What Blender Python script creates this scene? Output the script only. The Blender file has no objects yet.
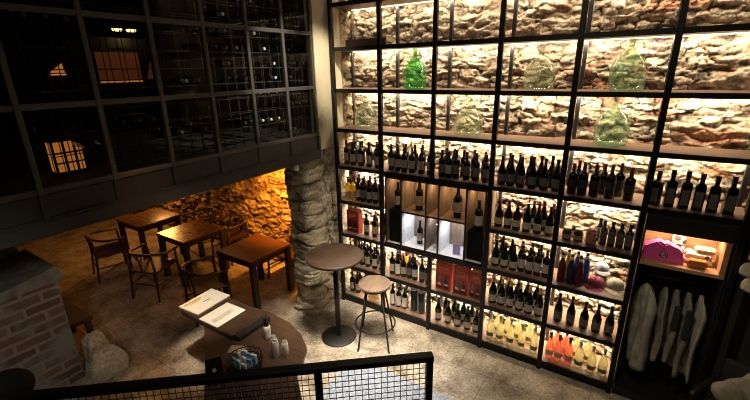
import bpy, bmesh, math, random
import numpy as np
from mathutils import Vector, Matrix
PI = math.pi
rnd = random.Random(7)
SC = bpy.context.scene
COL = SC.collection

# ------------------------------------------------------------------ materials
def _mat(name):
    m = bpy.data.materials.new(name); m.use_nodes = True
    nt = m.node_tree
    return m, nt, nt.nodes['Principled BSDF']

def N(nt, t, **kw):
    n = nt.nodes.new(t)
    for k, v in kw.items():
        if k in n.inputs: n.inputs[k].default_value = v
        else: setattr(n, k, v)
    return n

def ramp(nt, fac, stops):
    r = nt.nodes.new('ShaderNodeValToRGB')
    while len(r.color_ramp.elements) < len(stops): r.color_ramp.elements.new(0.5)
    for e, (p, c) in zip(r.color_ramp.elements, stops):
        e.position = p; e.color = (*c, 1)
    nt.links.new(fac, r.inputs['Fac'])
    return r

def plain(name, col, rough=.5, metal=0, var=.12, scale=30, spec=.5, emit=None, es=0, bump=0.0):
    m, nt, b = _mat(name)
    tc = N(nt, 'ShaderNodeTexCoord')
    no = N(nt, 'ShaderNodeTexNoise', Scale=scale, Detail=4.0)
    nt.links.new(tc.outputs['Object'], no.inputs['Vector'])
    lo = tuple(max(0, c*(1-var)) for c in col); hi = tuple(min(1, c*(1+var)) for c in col)
    r = ramp(nt, no.outputs['Fac'], [(.3, lo), (.7, hi)])
    nt.links.new(r.outputs['Color'], b.inputs['Base Color'])
    b.inputs['Roughness'].default_value = rough; b.inputs['Metallic'].default_value = metal
    b.inputs['Specular IOR Level'].default_value = spec
    if emit:
        b.inputs['Emission Color'].default_value = (*emit, 1); b.inputs['Emission Strength'].default_value = es
    if bump:
        bp = N(nt, 'ShaderNodeBump', Strength=bump, Distance=.01)
        nt.links.new(no.outputs['Fac'], bp.inputs['Height']); nt.links.new(bp.outputs['Normal'], b.inputs['Normal'])
    return m

def wood(name, dark, light, scale=6, axis='X', rough=.4):
    m, nt, b = _mat(name)
    tc = N(nt, 'ShaderNodeTexCoord'); mp = N(nt, 'ShaderNodeMapping')
    s = {'X': (1, 9, 9), 'Y': (9, 1, 9), 'Z': (9, 9, 1)}[axis]
    mp.inputs['Scale'].default_value = s
    nt.links.new(tc.outputs['Object'], mp.inputs['Vector'])
    no = N(nt, 'ShaderNodeTexNoise', Scale=scale, Detail=6.0, Distortion=.6)
    nt.links.new(mp.outputs['Vector'], no.inputs['Vector'])
    mid = tuple((a+b_)/2 for a, b_ in zip(dark, light))
    r = ramp(nt, no.outputs['Fac'], [(.3, dark), (.5, mid), (.72, light)])
    nt.links.new(r.outputs['Color'], b.inputs['Base Color'])
    b.inputs['Roughness'].default_value = rough
    bp = N(nt, 'ShaderNodeBump', Strength=.15, Distance=.004)
    nt.links.new(no.outputs['Fac'], bp.inputs['Height']); nt.links.new(bp.outputs['Normal'], b.inputs['Normal'])
    return m

def stone_mat(name, rough=.9, bump=.6, nscale=45):
    m, nt, b = _mat(name)
    at = N(nt, 'ShaderNodeAttribute', attribute_name='Col')
    tc = N(nt, 'ShaderNodeTexCoord')
    no = N(nt, 'ShaderNodeTexNoise', Scale=nscale, Detail=6.0, Roughness=.65)
    nt.links.new(tc.outputs['Object'], no.inputs['Vector'])
    r = ramp(nt, no.outputs['Fac'], [(.25, (.55, .52, .48)), (.75, (1.25, 1.22, 1.15))])
    mx = N(nt, 'ShaderNodeMix', data_type='RGBA', blend_type='MULTIPLY')
    mx.inputs[0].default_value = 1
    nt.links.new(at.outputs['Color'], mx.inputs[6]); nt.links.new(r.outputs['Color'], mx.inputs[7])
    nt.links.new(mx.outputs[2], b.inputs['Base Color'])
    b.inputs['Roughness'].default_value = rough
    b.inputs['Specular IOR Level'].default_value = .2
    bp = N(nt, 'ShaderNodeBump', Strength=bump, Distance=.02)
    nt.links.new(no.outputs['Fac'], bp.inputs['Height']); nt.links.new(bp.outputs['Normal'], b.inputs['Normal'])
    return m

def thin_glass(name, tint, gloss=.10, rough=.03, body=None, bodyfac=0, fac=.55):
    m = bpy.data.materials.new(name); m.use_nodes = True
    nt = m.node_tree; nt.nodes.clear()
    out = N(nt, 'ShaderNodeOutputMaterial')
    tr = N(nt, 'ShaderNodeBsdfTransparent', Color=(*tint, 1))
    gl = N(nt, 'ShaderNodeBsdfGlossy', Color=(1, 1, 1, 1), Roughness=rough)
    lw = N(nt, 'ShaderNodeLayerWeight', Blend=.35)
    no = N(nt, 'ShaderNodeTexNoise', Scale=14.0)
    mul = N(nt, 'ShaderNodeMath', operation='MULTIPLY_ADD'); mul.inputs[1].default_value = fac; mul.inputs[2].default_value = gloss
    nt.links.new(lw.outputs['Facing'], mul.inputs[0])
    cur = tr.outputs[0]
    if body:
        df = N(nt, 'ShaderNodeBsdfDiffuse', Color=(*body, 1)); tl = N(nt, 'ShaderNodeBsdfTranslucent', Color=(*body, 1))
        ad = N(nt, 'ShaderNodeMixShader'); ad.inputs[0].default_value = .6
        nt.links.new(df.outputs[0], ad.inputs[1]); nt.links.new(tl.outputs[0], ad.inputs[2])
        m2 = N(nt, 'ShaderNodeMixShader')
        mm = N(nt, 'ShaderNodeMath', operation='MULTIPLY'); mm.inputs[1].default_value = bodyfac*2; mm.inputs[0].default_value = .5
        if bodyfac < .15: nt.links.new(no.outputs['Fac'], mm.inputs[0]); nt.links.new(mm.outputs[0], m2.inputs[0])
        nt.links.new(tr.outputs[0], m2.inputs[1]); nt.links.new(ad.outputs[0], m2.inputs[2]); cur = m2.outputs[0]
    mx = N(nt, 'ShaderNodeMixShader')
    nt.links.new(mul.outputs[0], mx.inputs[0]); nt.links.new(cur, mx.inputs[1]); nt.links.new(gl.outputs[0], mx.inputs[2])
    nt.links.new(mx.outputs[0], out.inputs[0])
    return m

def brick_mat():
    m, nt, b = _mat('brick_masonry')
    tc = N(nt, 'ShaderNodeTexCoord'); sp = N(nt, 'ShaderNodeSeparateXYZ'); cb = N(nt, 'ShaderNodeCombineXYZ')
    ad = N(nt, 'ShaderNodeMath', operation='ADD')
    nt.links.new(tc.outputs['Object'], sp.inputs[0])
    nt.links.new(sp.outputs['X'], ad.inputs[0]); nt.links.new(sp.outputs['Y'], ad.inputs[1])
    nt.links.new(ad.outputs[0], cb.inputs['X']); nt.links.new(sp.outputs['Z'], cb.inputs['Y'])
    nz = N(nt, 'ShaderNodeTexNoise', Scale=7.0, Detail=5.0)
    nt.links.new(tc.outputs['Object'], nz.inputs['Vector'])
    wr = N(nt, 'ShaderNodeMix', data_type='VECTOR'); wr.inputs[0].default_value = .03
    nt.links.new(cb.outputs[0], wr.inputs[4]); nt.links.new(nz.outputs['Color'], wr.inputs[5])
    br = N(nt, 'ShaderNodeTexBrick', Scale=1.0)
    br.inputs['Color1'].default_value = (.085, .045, .03, 1); br.inputs['Color2'].default_value = (.15, .085, .06, 1)
    br.inputs['Mortar'].default_value = (.19, .175, .15, 1)
    br.inputs['Brick Width'].default_value = .29; br.inputs['Row Height'].default_value = .10; br.inputs['Mortar Size'].default_value = .016
    nt.links.new(wr.outputs[1], br.inputs['Vector'])
    pl = N(nt, 'ShaderNodeTexNoise', Scale=2.6, Detail=5.0); nt.links.new(tc.outputs['Object'], pl.inputs['Vector'])
    rp = ramp(nt, pl.outputs['Fac'], [(.47, (0, 0, 0)), (.60, (1, 1, 1))])
    mx = N(nt, 'ShaderNodeMix', data_type='RGBA')
    nt.links.new(rp.outputs['Color'], mx.inputs[0]); nt.links.new(br.outputs['Color'], mx.inputs[6]); mx.inputs[7].default_value = (.18, .168, .145, 1)
    nt.links.new(mx.outputs[2], b.inputs['Base Color']); b.inputs['Roughness'].default_value = .9
    bp = N(nt, 'ShaderNodeBump', Strength=.9, Distance=.02, invert=True)
    nt.links.new(br.outputs['Fac'], bp.inputs['Height'])
    bp2 = N(nt, 'ShaderNodeBump', Strength=.5, Distance=.02)
    nt.links.new(nz.outputs['Fac'], bp2.inputs['Height']); nt.links.new(bp.outputs['Normal'], bp2.inputs['Normal'])
    nt.links.new(bp2.outputs['Normal'], b.inputs['Normal'])
    return m

def floor_mat():
    m, nt, b = _mat('worn_stone_floor')
    tc = N(nt, 'ShaderNodeTexCoord')
    no = N(nt, 'ShaderNodeTexNoise', Scale=3.2, Detail=10.0, Roughness=.72)
    nf = N(nt, 'ShaderNodeTexNoise', Scale=38.0, Detail=6.0, Roughness=.7)
    for n in (no, nf): nt.links.new(tc.outputs['Object'], n.inputs['Vector'])
    r1 = ramp(nt, no.outputs['Fac'], [(.34, (.16, .13, .10)), (.47, (.38, .33, .26)), (.60, (.58, .52, .43))])
    r2 = ramp(nt, nf.outputs['Fac'], [(.34, (.50, .47, .43)), (.60, (1.10, 1.08, 1.05))])
    mx = N(nt, 'ShaderNodeMix', data_type='RGBA', blend_type='MULTIPLY'); mx.inputs[0].default_value = 1
    nt.links.new(r1.outputs['Color'], mx.inputs[6]); nt.links.new(r2.outputs['Color'], mx.inputs[7])
    br = N(nt, 'ShaderNodeTexBrick', Scale=1.0)
    br.inputs['Brick Width'].default_value = .62; br.inputs['Row Height'].default_value = .42; br.inputs['Mortar Size'].default_value = .008
    br.inputs['Color1'].default_value = (1, 1, 1, 1); br.inputs['Color2'].default_value = (.88, .87, .86, 1); br.inputs['Mortar'].default_value = (.62, .59, .55, 1)
    wr = N(nt, 'ShaderNodeMix', data_type='VECTOR'); wr.inputs[0].default_value = .02
    nt.links.new(tc.outputs['Object'], wr.inputs[4]); nt.links.new(nf.outputs['Color'], wr.inputs[5])
    nt.links.new(wr.outputs[1], br.inputs['Vector'])
    m2 = N(nt, 'ShaderNodeMix', data_type='RGBA', blend_type='MULTIPLY'); m2.inputs[0].default_value = .7
    nt.links.new(mx.outputs[2], m2.inputs[6]); nt.links.new(br.outputs['Color'], m2.inputs[7])
    nt.links.new(m2.outputs[2], b.inputs['Base Color'])
    b.inputs['Roughness'].default_value = .62; b.inputs['Specular IOR Level'].default_value = .35
    bp = N(nt, 'ShaderNodeBump', Strength=.5, Distance=.02)
    nt.links.new(nf.outputs['Fac'], bp.inputs['Height']); nt.links.new(bp.outputs['Normal'], b.inputs['Normal'])
    return m

def weave_mat(name, c1, c2, scale=160):
    m, nt, b = _mat(name)
    tc = N(nt, 'ShaderNodeTexCoord')
    ck = N(nt, 'ShaderNodeTexChecker', Scale=scale); ck.inputs['Color1'].default_value = (*c1, 1); ck.inputs['Color2'].default_value = (*c2, 1)
    no = N(nt, 'ShaderNodeTexNoise', Scale=60.0, Detail=5.0)
    for n in (ck, no): nt.links.new(tc.outputs['Object'], n.inputs['Vector'])
    r = ramp(nt, no.outputs['Fac'], [(.35, (.55, .55, .55)), (.65, (1.2, 1.2, 1.2))])
    mx = N(nt, 'ShaderNodeMix', data_type='RGBA', blend_type='MULTIPLY'); mx.inputs[0].default_value = 1
    nt.links.new(ck.outputs['Color'], mx.inputs[6]); nt.links.new(r.outputs['Color'], mx.inputs[7])
    nt.links.new(mx.outputs[2], b.inputs['Base Color']); b.inputs['Roughness'].default_value = .95
    return m

def spots_mat(name, base, dot, scale=22):
    m, nt, b = _mat(name)
    tc = N(nt, 'ShaderNodeTexCoord'); vo = N(nt, 'ShaderNodeTexVoronoi', Scale=scale)
    nt.links.new(tc.outputs['Object'], vo.inputs['Vector'])
    r = ramp(nt, vo.outputs['Distance'], [(.32, dot), (.42, base)])
    nt.links.new(r.outputs['Color'], b.inputs['Base Color']); b.inputs['Roughness'].default_value = .8
    return m

M = dict(
    steel=plain('black_steel', (.010, .010, .011), .42, .3, spec=.4),
    steelgrey=plain('grey_steel', (.055, .055, .058), .4, .5),
    gallery=plain('gallery_steel', (.060, .052, .041), .6, .0),
    rod=plain('rod_steel', (.045, .043, .04), .5),
    beam=plain('beam_steel', (.020, .019, .017), .55, .1),
    darkpanel=plain('dark_panel', (.014, .013, .012), .55),
    board=wood('shelf_wood', (.13, .075, .048), (.25, .155, .10), 5, 'X', .5),
    cabwood=wood('cabinet_wood', (.13, .085, .055), (.30, .21, .145), 5, 'Z', .5),
    tablewood=wood('table_wood', (.09, .042, .014), (.22, .11, .04), 4, 'X', .24),
    longwood=wood('long_table_wood', (.030, .015, .009), (.080, .042, .023), 4, 'X', .45),
    redwood=wood('red_table_wood', (.055, .018, .007), (.12, .042, .017), 4, 'X', .4),
    legwood=wood('dark_leg_wood', (.018, .011, .007), (.045, .026, .016), 5, 'Z', .45),
    chairwood=wood('chair_wood', (.030, .012, .006), (.065, .027, .013), 6, 'Z', .4),
    walnut=wood('walnut_top', (.024, .014, .009), (.072, .042, .027), 5, 'X', .42),
    stoolwood=wood('stool_wood', (.15, .10, .066), (.24, .17, .115), 5, 'Y', .5),
    cubby=wood('cubby_wood', (.40, .20, .09), (.58, .33, .17), 5, 'X', .5),
    plank=wood('dark_plank', (.05, .022, .012), (.11, .05, .028), 5, 'X', .5),
    cream=plain('cream_plaster', (.62, .54, .40), .85, var=.07, scale=4, bump=.1),
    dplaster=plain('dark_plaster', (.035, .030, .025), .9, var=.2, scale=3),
    cement=plain('grey_cement', (.15, .145, .13), .9, var=.35, scale=9, bump=.5),
    stone=stone_mat('rubble_stone'), pale=stone_mat('pale_boulder', .9, .8, 30),
    floor=floor_mat(), brick=brick_mat(),
    wine=plain('dark_wine_glass', (.007, .0055, .005), .10, 0, var=.3, spec=.6),
    winegreen=plain('dark_green_glass', (.006, .013, .006), .10, 0, var=.3, spec=.6),
    winered=plain('red_brown_glass', (.020, .005, .004), .12, 0, var=.3, spec=.6),
    paper=plain('label_paper', (.50, .45, .37), .8, var=.18, scale=60),
    papergrey=plain('grey_label', (.17, .155, .135), .75, var=.25, scale=60),
    papertan=plain('tan_label', (.40, .32, .20), .75, var=.2, scale=60),
    paperblack=plain('dark_label', (.035, .03, .028), .7),
    foilblk=plain('black_foil', (.013, .011, .011), .35, .3),
    foilred=plain('red_foil', (.26, .020, .016), .35, .3),
    foilgold=plain('gold_foil', (.60, .44, .15), .32, .7),
    foilsil=plain('silver_foil', (.55, .55, .55), .3, .7),
    white=thin_glass('white_wine_glass', (.985, .96, .76), .06, .05, (.92, .86, .50), .15, fac=.6),
    yellow=thin_glass('golden_liquor_glass', (.98, .80, .28), .06, .05, (.90, .62, .08), .32, fac=.45),
    rose=thin_glass('rose_wine_glass', (.99, .62, .46), .06, .05, (.95, .36, .22), .20, fac=.6),
    demigreen=thin_glass('green_demijohn_glass', (.48, .88, .48), .06, .03, (.15, .65, .20), .14, fac=.3),
    demisea=thin_glass('sea_green_demijohn_glass', (.77, .895, .765), .06, .03, (.50, .74, .53), .13, fac=.38),
    demiclear=thin_glass('pale_demijohn_glass', (.90, .95, .86), .06, .03, (.70, .80, .62), .10, fac=.36),
    pane=thin_glass('window_pane_glass', (.86, .86, .84), .004, .02, fac=.03),
    clear=thin_glass('clear_glass', (.93, .94, .95), .08, .03),
    carton=plain('red_carton', (.52, .075, .03), .55, var=.12),
    cartond=plain('dark_red_print', (.24, .018, .012), .5),
    script=plain('peach_print', (.85, .42, .25), .6),
    pedestal=plain('black_pedestal', (.004, .004, .004), .7, spec=.15),
    purple=plain('lilac_card', (.52, .40, .78), .7),
    pink=plain('pink_cotton', (.88, .12, .40), .9, var=.1, scale=15),
    emblem=plain('emblem_dark', (.06, .04, .05), .7), emblemw=plain('emblem_pale', (.85, .75, .78), .7),
    leather=plain('tan_leather', (.48, .18, .04), .5, var=.15),
    spotcloth=spots_mat('spotted_cloth', (.70, .62, .50), (.06, .05, .04), 26),
    cowhide=spots_mat('patterned_fabric', (.55, .45, .36), (.05, .03, .03), 15),
    linen=plain('pale_linen', (.46, .42, .33), .95, var=.3, scale=11, bump=1.0),
    linen2=plain('stone_linen', (.30, .26, .19), .95, var=.3, scale=11, bump=1.0),
    darkcloth=plain('charcoal_cloth', (.03, .028, .026), .95),
    capw=plain('cream_cap', (.46, .40, .30), .95), cappink=plain('dusty_pink_cap', (.28, .06, .10), .95),
    capgrey=plain('grey_cap', (.19, .20, .205), .95), capbeige=plain('beige_cap', (.40, .35, .26), .95),
    blue=plain('blue_sleeve', (.07, .11, .34), .6), yel=plain('yellow_sleeve', (.70, .55, .04), .6), maroon=plain('maroon_sleeve', (.12, .012, .02), .6),
    navy=plain('navy_sleeve', (.02, .025, .09), .6), jar=plain('brown_jar', (.075, .04, .025), .25), lidm=plain('jar_lid', (.42, .36, .28), .4, .5),
    pouch=spots_mat('pink_patterned_paper', (.62, .30, .24), (.45, .05, .08), 45),
    paperwhite=plain('menu_paper', (.84, .80, .70), .8, var=.04), ink=plain('menu_ink', (.22, .19, .15), .8), ochre=plain('ochre_print', (.62, .42, .12), .8),
    kraft=plain('kraft_card', (.33, .25, .16), .8), ceramic=plain('white_ceramic', (.86, .84, .76), .35),
    pkblue=plain('blue_packet', (.13, .32, .60), .5), pkwhite=plain('white_packet', (.62, .66, .70), .5),
    wire=plain('dark_wire', (.012, .011, .010), .4, .5), rubber=plain('black_plastic', (.008, .008, .008), .55),
    tube=plain('blue_grey_tube', (.045, .060, .075), .3), rug=weave_mat('blue_grey_weave', (.36, .40, .47), (.20, .225, .27)),
    led=plain('led_diffuser', (.9, .8, .6), .5, emit=(1, .78, .45), es=2.2),
    amber=plain('amber_glow', (.10, .04, .01), .6, emit=(1, .34, .05), es=.42), amberd=plain('red_brown_glow', (.10, .035, .02), .6, emit=(1, .25, .09), es=.05),
    lampglow=plain('lamp_glow', (.9, .8, .5), .5, emit=(1, .72, .25), es=5), bulbw=plain('bulb_white', (.9, .9, .85), .5, emit=(1, .93, .8), es=2.0),
    capshine=plain('cap_glint_foil', (.95, .95, .93), .4, 0), capdim=plain('dim_cap_glint', (.13, .14, .16), .4, 0), capred=plain('dim_red_cap', (.14, .05, .04), .4, .3),  # bright and dim cap colours stand in for glints on bottle ends
    orangerim=plain('orange_plastic', (.6, .2, .07), .4), darkshade=plain('dark_shade', (.003, .003, .003), .8, spec=.1),
)

# ------------------------------------------------------------------ mesh builder
class MB:
    def __init__(s): s.v = []; s.f = []; s.sm = []
    def add(s, vs, fs, smooth=False):
        b = len(s.v); s.v += [tuple(p) for p in vs]
        s.f += [tuple(b+i for i in f) for f in fs]; s.sm += [smooth]*len(fs)
        return s
    def box(s, x0, x1, y0, y1, z0, z1, bev=0.0):
        if bev <= 0:
            vs = [(x, y, z) for z in (z0, z1) for y in (y0, y1) for x in (x0, x1)]
            return s.add(vs, [(0, 2, 3, 1), (4, 5, 7, 6), (0, 1, 5, 4), (2, 6, 7, 3), (0, 4, 6, 2), (1, 3, 7, 5)])
        b = min(bev, (x1-x0)/2.01, (y1-y0)/2.01, (z1-z0)/2.01)
        def ring(ix, iy, z):
            return [(x0+ix+b, y0+iy, z), (x1-ix-b, y0+iy, z), (x1-ix, y0+iy+b, z), (x1-ix, y1-iy-b, z), (x1-ix-b, y1-iy, z), (x0+ix+b, y1-iy, z), (x0+ix, y1-iy-b, z), (x0+ix, y0+iy+b, z)]
        def ins(z): return [(x0+b, y0+b, z), (x1-b, y0+b, z), (x1-b, y0+b, z), (x1-b, y1-b, z), (x1-b, y1-b, z), (x0+b, y1-b, z), (x0+b, y1-b, z), (x0+b, y0+b, z)]
        R = [ring(0, 0, z0+b), ring(0, 0, z1-b)]
        vs = R[0]+R[1]; fs = [(i, (i+1) % 8, 8+(i+1) % 8, 8+i) for i in range(8)]
        k = len(vs); vs += [(x0+b, y0+b, z1), (x1-b, y0+b, z1), (x1-b, y1-b, z1), (x0+b, y1-b, z1)]
        fs += [(8, 9, k+1, k), (9, 10, k+1), (10, 11, k+2, k+1), (11, 12, k+2), (12, 13, k+3, k+2), (13, 14, k+3), (14, 15, k, k+3), (15, 8, k), (k, k+1, k+2, k+3)]
        j = len(vs); vs += [(x0+b, y0+b, z0), (x1-b, y0+b, z0), (x1-b, y1-b, z0), (x0+b, y1-b, z0)]
        fs += [(1, 0, j, j+1), (2, 1, j+1), (3, 2, j+1, j+2), (4, 3, j+2), (5, 4, j+2, j+3), (6, 5, j+3), (7, 6, j+3, j), (0, 7, j), (j+3, j+2, j+1, j)]
        return s.add(vs, fs)
    def lathe(s, prof, n=16, c=(0, 0, 0), smooth=True, a0=0, a1=2*PI):
        full = abs(a1-a0-2*PI) < 1e-6; m = n if full else n+1
        vs = []; fs = []
        for r, z in prof:
            for i in range(m):
                a = a0+(a1-a0)*i/n
                vs.append((c[0]+r*math.cos(a), c[1]+r*math.sin(a), c[2]+z))
        for k in range(len(prof)-1):
            for i in range(n):
                j = (i+1) % m
                fs.append((k*m+i, k*m+j, (k+1)*m+j, (k+1)*m+i))
        if full:
            if prof[0][0] > 1e-5: fs.append(tuple(range(m-1, -1, -1)))
            if prof[-1][0] > 1e-5: fs.append(tuple((len(prof)-1)*m+i for i in range(m)))
        return s.add(vs, fs, smooth)
    def tube(s, pts, r, n=8, smooth=True, closed=False):
        P = [Vector(p) for p in pts]; L = len(P)
        rs = r if isinstance(r, (list, tuple)) else [r]*L
        vs = []; fs = []; up = None
        for i, p in enumerate(P):
            t = (P[(i+1) % L]-P[i-1]) if closed else (P[min(i+1, L-1)]-P[max(i-1, 0)])
            t.normalize()
            if up is None:
                up = Vector((0, 0, 1)) if abs(t.z) < .9 else Vector((0, 1, 0))
            up = (up-t*up.dot(t)); up.normalize(); w = t.cross(up)
            for k in range(n):
                a = 2*PI*k/n + PI/n
                vs.append(p+(up*math.cos(a)+w*math.sin(a))*rs[i])
        for i in range(L if closed else L-1):
            for k in range(n):
                j = (k+1) % n; i2 = (i+1) % L
                fs.append((i*n+k, i*n+j, i2*n+j, i2*n+k))
        if not closed:
            fs.append(tuple(range(n-1, -1, -1))); fs.append(tuple((L-1)*n+k for k in range(n)))
        return s.add(vs, fs, smooth)
    def prism(s, poly, z0, z1):
        n = len(poly)
        vs = [(x, y, z0) for x, y in poly]+[(x, y, z1) for x, y in poly]
        fs = [tuple(range(n-1, -1, -1)), tuple(range(n, 2*n))]+[(i, (i+1) % n, n+(i+1) % n, n+i) for i in range(n)]
        return s.add(vs, fs)
    def prismx(s, poly, x0, x1):
        n = len(poly)
        vs = [(x0, y, z) for y, z in poly]+[(x1, y, z) for y, z in poly]
        fs = [tuple(range(n-1, -1, -1)), tuple(range(n, 2*n))]+[(i, (i+1) % n, n+(i+1) % n, n+i) for i in range(n)]
        return s.add(vs, fs)
    def bar(s, p, q, w, h):
        p, q = Vector(p), Vector(q); t = (q-p).normalized()
        u = Vector((0, 0, 1)) if abs(t.z) < .95 else Vector((0, 1, 0))
        a = t.cross(u).normalized()*w/2; b = a.cross(t).normalized()*h/2
        vs = [p-a-b, p+a-b, p+a+b, p-a+b, q-a-b, q+a-b, q+a+b, q-a+b]
        return s.add(vs, [(0, 1, 2, 3), (7, 6, 5, 4), (0, 4, 5, 1), (1, 5, 6, 2), (2, 6, 7, 3), (3, 7, 4, 0)])
    def blob(s, c, r, nu=20, nv=12, noise=0, seed=0, zmin=None, power=1):
        g = random.Random(seed); ph = [g.uniform(0, 6) for _ in range(9)]
        vs = []; fs = []
        for j in range(nv+1):
            t = PI*j/nv
            for i in range(nu):
                a = 2*PI*i/nu
                d = Vector((math.sin(t)*math.cos(a), math.sin(t)*math.sin(a), math.cos(t)))
                k = 1+noise*(math.sin(3*d.x+ph[0])*math.sin(2.5*d.y+ph[1])+.6*math.sin(5*d.z+ph[2]+3*d.x)+.4*math.sin(8*d.y+ph[3])*math.sin(7*d.x+ph[4])+.25*math.sin(15*d.x+ph[5])*math.sin(13*d.z+ph[6]))
                p = [c[q]+r[q]*(math.copysign(abs(d[q])**power, d[q]))*k for q in range(3)]
                if zmin is not None: p[2] = max(p[2], zmin)
                vs.append(p)
        for j in range(nv):
            for i in range(nu):
                i2 = (i+1) % nu
                fs.append((j*nu+i, (j+1)*nu+i, (j+1)*nu+i2, j*nu+i2))
        return s.add(vs, fs, True)
    def mesh(s, name, mat):
        me = bpy.data.meshes.new(name); me.from_pydata(s.v, [], s.f)
        bm = bmesh.new(); bm.from_mesh(me); bmesh.ops.recalc_face_normals(bm, faces=bm.faces); bm.to_mesh(me); bm.free()
        me.polygons.foreach_set('use_smooth', s.sm)
        me.materials.append(mat); me.update()
        return me
    def build(s, name, mat, parent=None, loc=(0, 0, 0), rz=0):
        o = bpy.data.objects.new(name, s.mesh(name, mat)); COL.objects.link(o)
        o.location = loc; o.rotation_euler = (0, 0, rz)
        if parent: o.parent = parent
        return o

def tag(o, label, cat, group=None, kind=None):
    o['label'] = label; o['category'] = cat
    if group: o['group'] = group
    if kind: o['kind'] = kind
    return o
def thing(name, label, cat, loc=(0, 0, 0), rz=0, group=None):
    o = bpy.data.objects.new(name, None); COL.objects.link(o); o.location = loc; o.rotation_euler = (0, 0, rz)
    o.empty_display_size = .05
    return tag(o, label, cat, group)
def struct(o, label=None, cat=None):
    o['kind'] = 'structure'
    if label: o['label'] = label
    if cat: o['category'] = cat
    return o
def kids(o): return [c for c in o.children]
def dup(o, parent=None):
    c = o.copy(); COL.objects.link(c)
    if parent is not None: c.parent = parent
    for ch in kids(o): dup(ch, c)
    return c

# ------------------------------------------------------------------ stone height fields
def hash2(a, b, k):
    x = (a.astype(np.int64)*374761393+b.astype(np.int64)*668265263+k*1274126177) & 0x7fffffff
    x = (x ^ (x >> 13))*1274126177 & 0x7fffffff
    x = (x ^ (x >> 16))*668265263 & 0x7fffffff
    return ((x ^ (x >> 15)) % 100003)/100003.0
def vnoise(x, y, k):
    xi, yi = np.floor(x), np.floor(y); fx, fy = x-xi, y-yi
    fx = fx*fx*(3-2*fx); fy = fy*fy*(3-2*fy)
    a, b = hash2(xi, yi, k), hash2(xi+1, yi, k); c, d = hash2(xi, yi+1, k), hash2(xi+1, yi+1, k)
    return (a*(1-fx)+b*fx)*(1-fy)+(c*(1-fx)+d*fx)*fy
def fbm(x, y, k, o=4):
    r = 0; a = .5
    for i in range(o): r = r+a*vnoise(x*2**i, y*2**i, k+i*17); a *= .5
    return r
def voro(x, y, k):
    xi, yi = np.floor(x), np.floor(y)
    f1 = np.full(x.shape, 9.); f2 = f1.copy(); idn = np.zeros(x.shape)
    for dy in (-1, 0, 1):
        for dx in (-1, 0, 1):
            cx, cy = xi+dx, yi+dy
            px = cx+.5+.8*(hash2(cx, cy, k)-.5)+.5*(cy % 2); py = cy+.5+.55*(hash2(cx, cy, k+1)-.5)
            d = np.maximum(np.abs(x-px)*.9, np.abs(y-py))*.6+.4*np.hypot(x-px, y-py)
            n = d < f1
            f2 = np.where(n, f1, np.minimum(f2, d)); idn = np.where(n, hash2(cx, cy, k+2), idn); f1 = np.where(n, d, f1)
    return f1, f2, idn
def stone_field(s, t, cw, ch, depth, k, pal, dark=.25, mortar=None, rag=1.0):
    n1, n2 = fbm(s*4, t*4, k+5)-.5, fbm(s*14, t*18, k+6, 4)-.5
    m1, m2 = fbm(s*4, t*5, k+8)-.5, fbm(s*14, t*18, k+9, 4)-.5
    wx = s+.16*n1+.07*n2; wy = t+.10*m1+.05*m2
    f1, f2, idn = voro(wx/cw, wy/ch, k)
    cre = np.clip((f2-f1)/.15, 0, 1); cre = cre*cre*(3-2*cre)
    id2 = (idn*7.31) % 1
    big = fbm(s*1.3, t*1.3, k+20, 2)
    rg = fbm(wx*8, wy*21, k+30, 6)-.5
    rdg = 1-np.abs(2*fbm(wx*6+3, wy*18, k+31, 6)-1)
    fill = np.clip((fbm(s*2.6, t*3.4, k+50)-.40)*4, 0, 1)
    cr2 = np.maximum(cre, .75*fill)
    h = depth*(.75*cr2*(.35+.5*idn)+rag*(1.05*rg+.45*(rdg-.7))+.20*(fbm(s*45, t*55, k+33, 3)-.5)+.6*(big-.4))
    pal = np.array(pal); ci = np.minimum((idn*len(pal)).astype(int), len(pal)-1)
    c = pal[ci]*(.80+.4*id2)[..., None]
    c = c*(.62+.76*fbm(s*16, t*26, k+40, 5))[..., None]
    if mortar is not None:
        mk = fill*(.35+.65*(1-cre))
        c = c*(1-mk[..., None])+np.array(mortar)*mk[..., None]
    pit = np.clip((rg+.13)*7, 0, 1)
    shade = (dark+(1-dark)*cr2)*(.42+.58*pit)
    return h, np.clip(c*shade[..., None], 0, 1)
def grid_obj(name, P, C, mat, wrap=False):
    a, b = P.shape[:2]
    me = bpy.data.meshes.new(name)
    i = np.arange(a*b).reshape(a, b)
    if wrap: i = np.concatenate([i, i[:, :1]], 1)
    q = np.stack([i[:-1, :-1], i[:-1, 1:], i[1:, 1:], i[1:, :-1]], -1).reshape(-1, 4)
    me.vertices.add(a*b); me.vertices.foreach_set('co', P.reshape(-1).astype(np.float32))
    me.loops.add(q.size); me.loops.foreach_set('vertex_index', q.reshape(-1).astype(np.int32))
    me.polygons.add(len(q)); me.polygons.foreach_set('loop_start', np.arange(0, q.size, 4, dtype=np.int32))
    me.polygons.foreach_set('use_smooth', np.ones(len(q), dtype=bool))
    me.update(calc_edges=True)
    at = me.color_attributes.new('Col', 'FLOAT_COLOR', 'POINT')
    cc = np.concatenate([C.reshape(-1, 3), np.ones((a*b, 1))], 1)
    at.data.foreach_set('color', cc.reshape(-1).astype(np.float32))
    me.materials.append(mat)
    o = bpy.data.objects.new(name, me); COL.objects.link(o)
    return o
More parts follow.
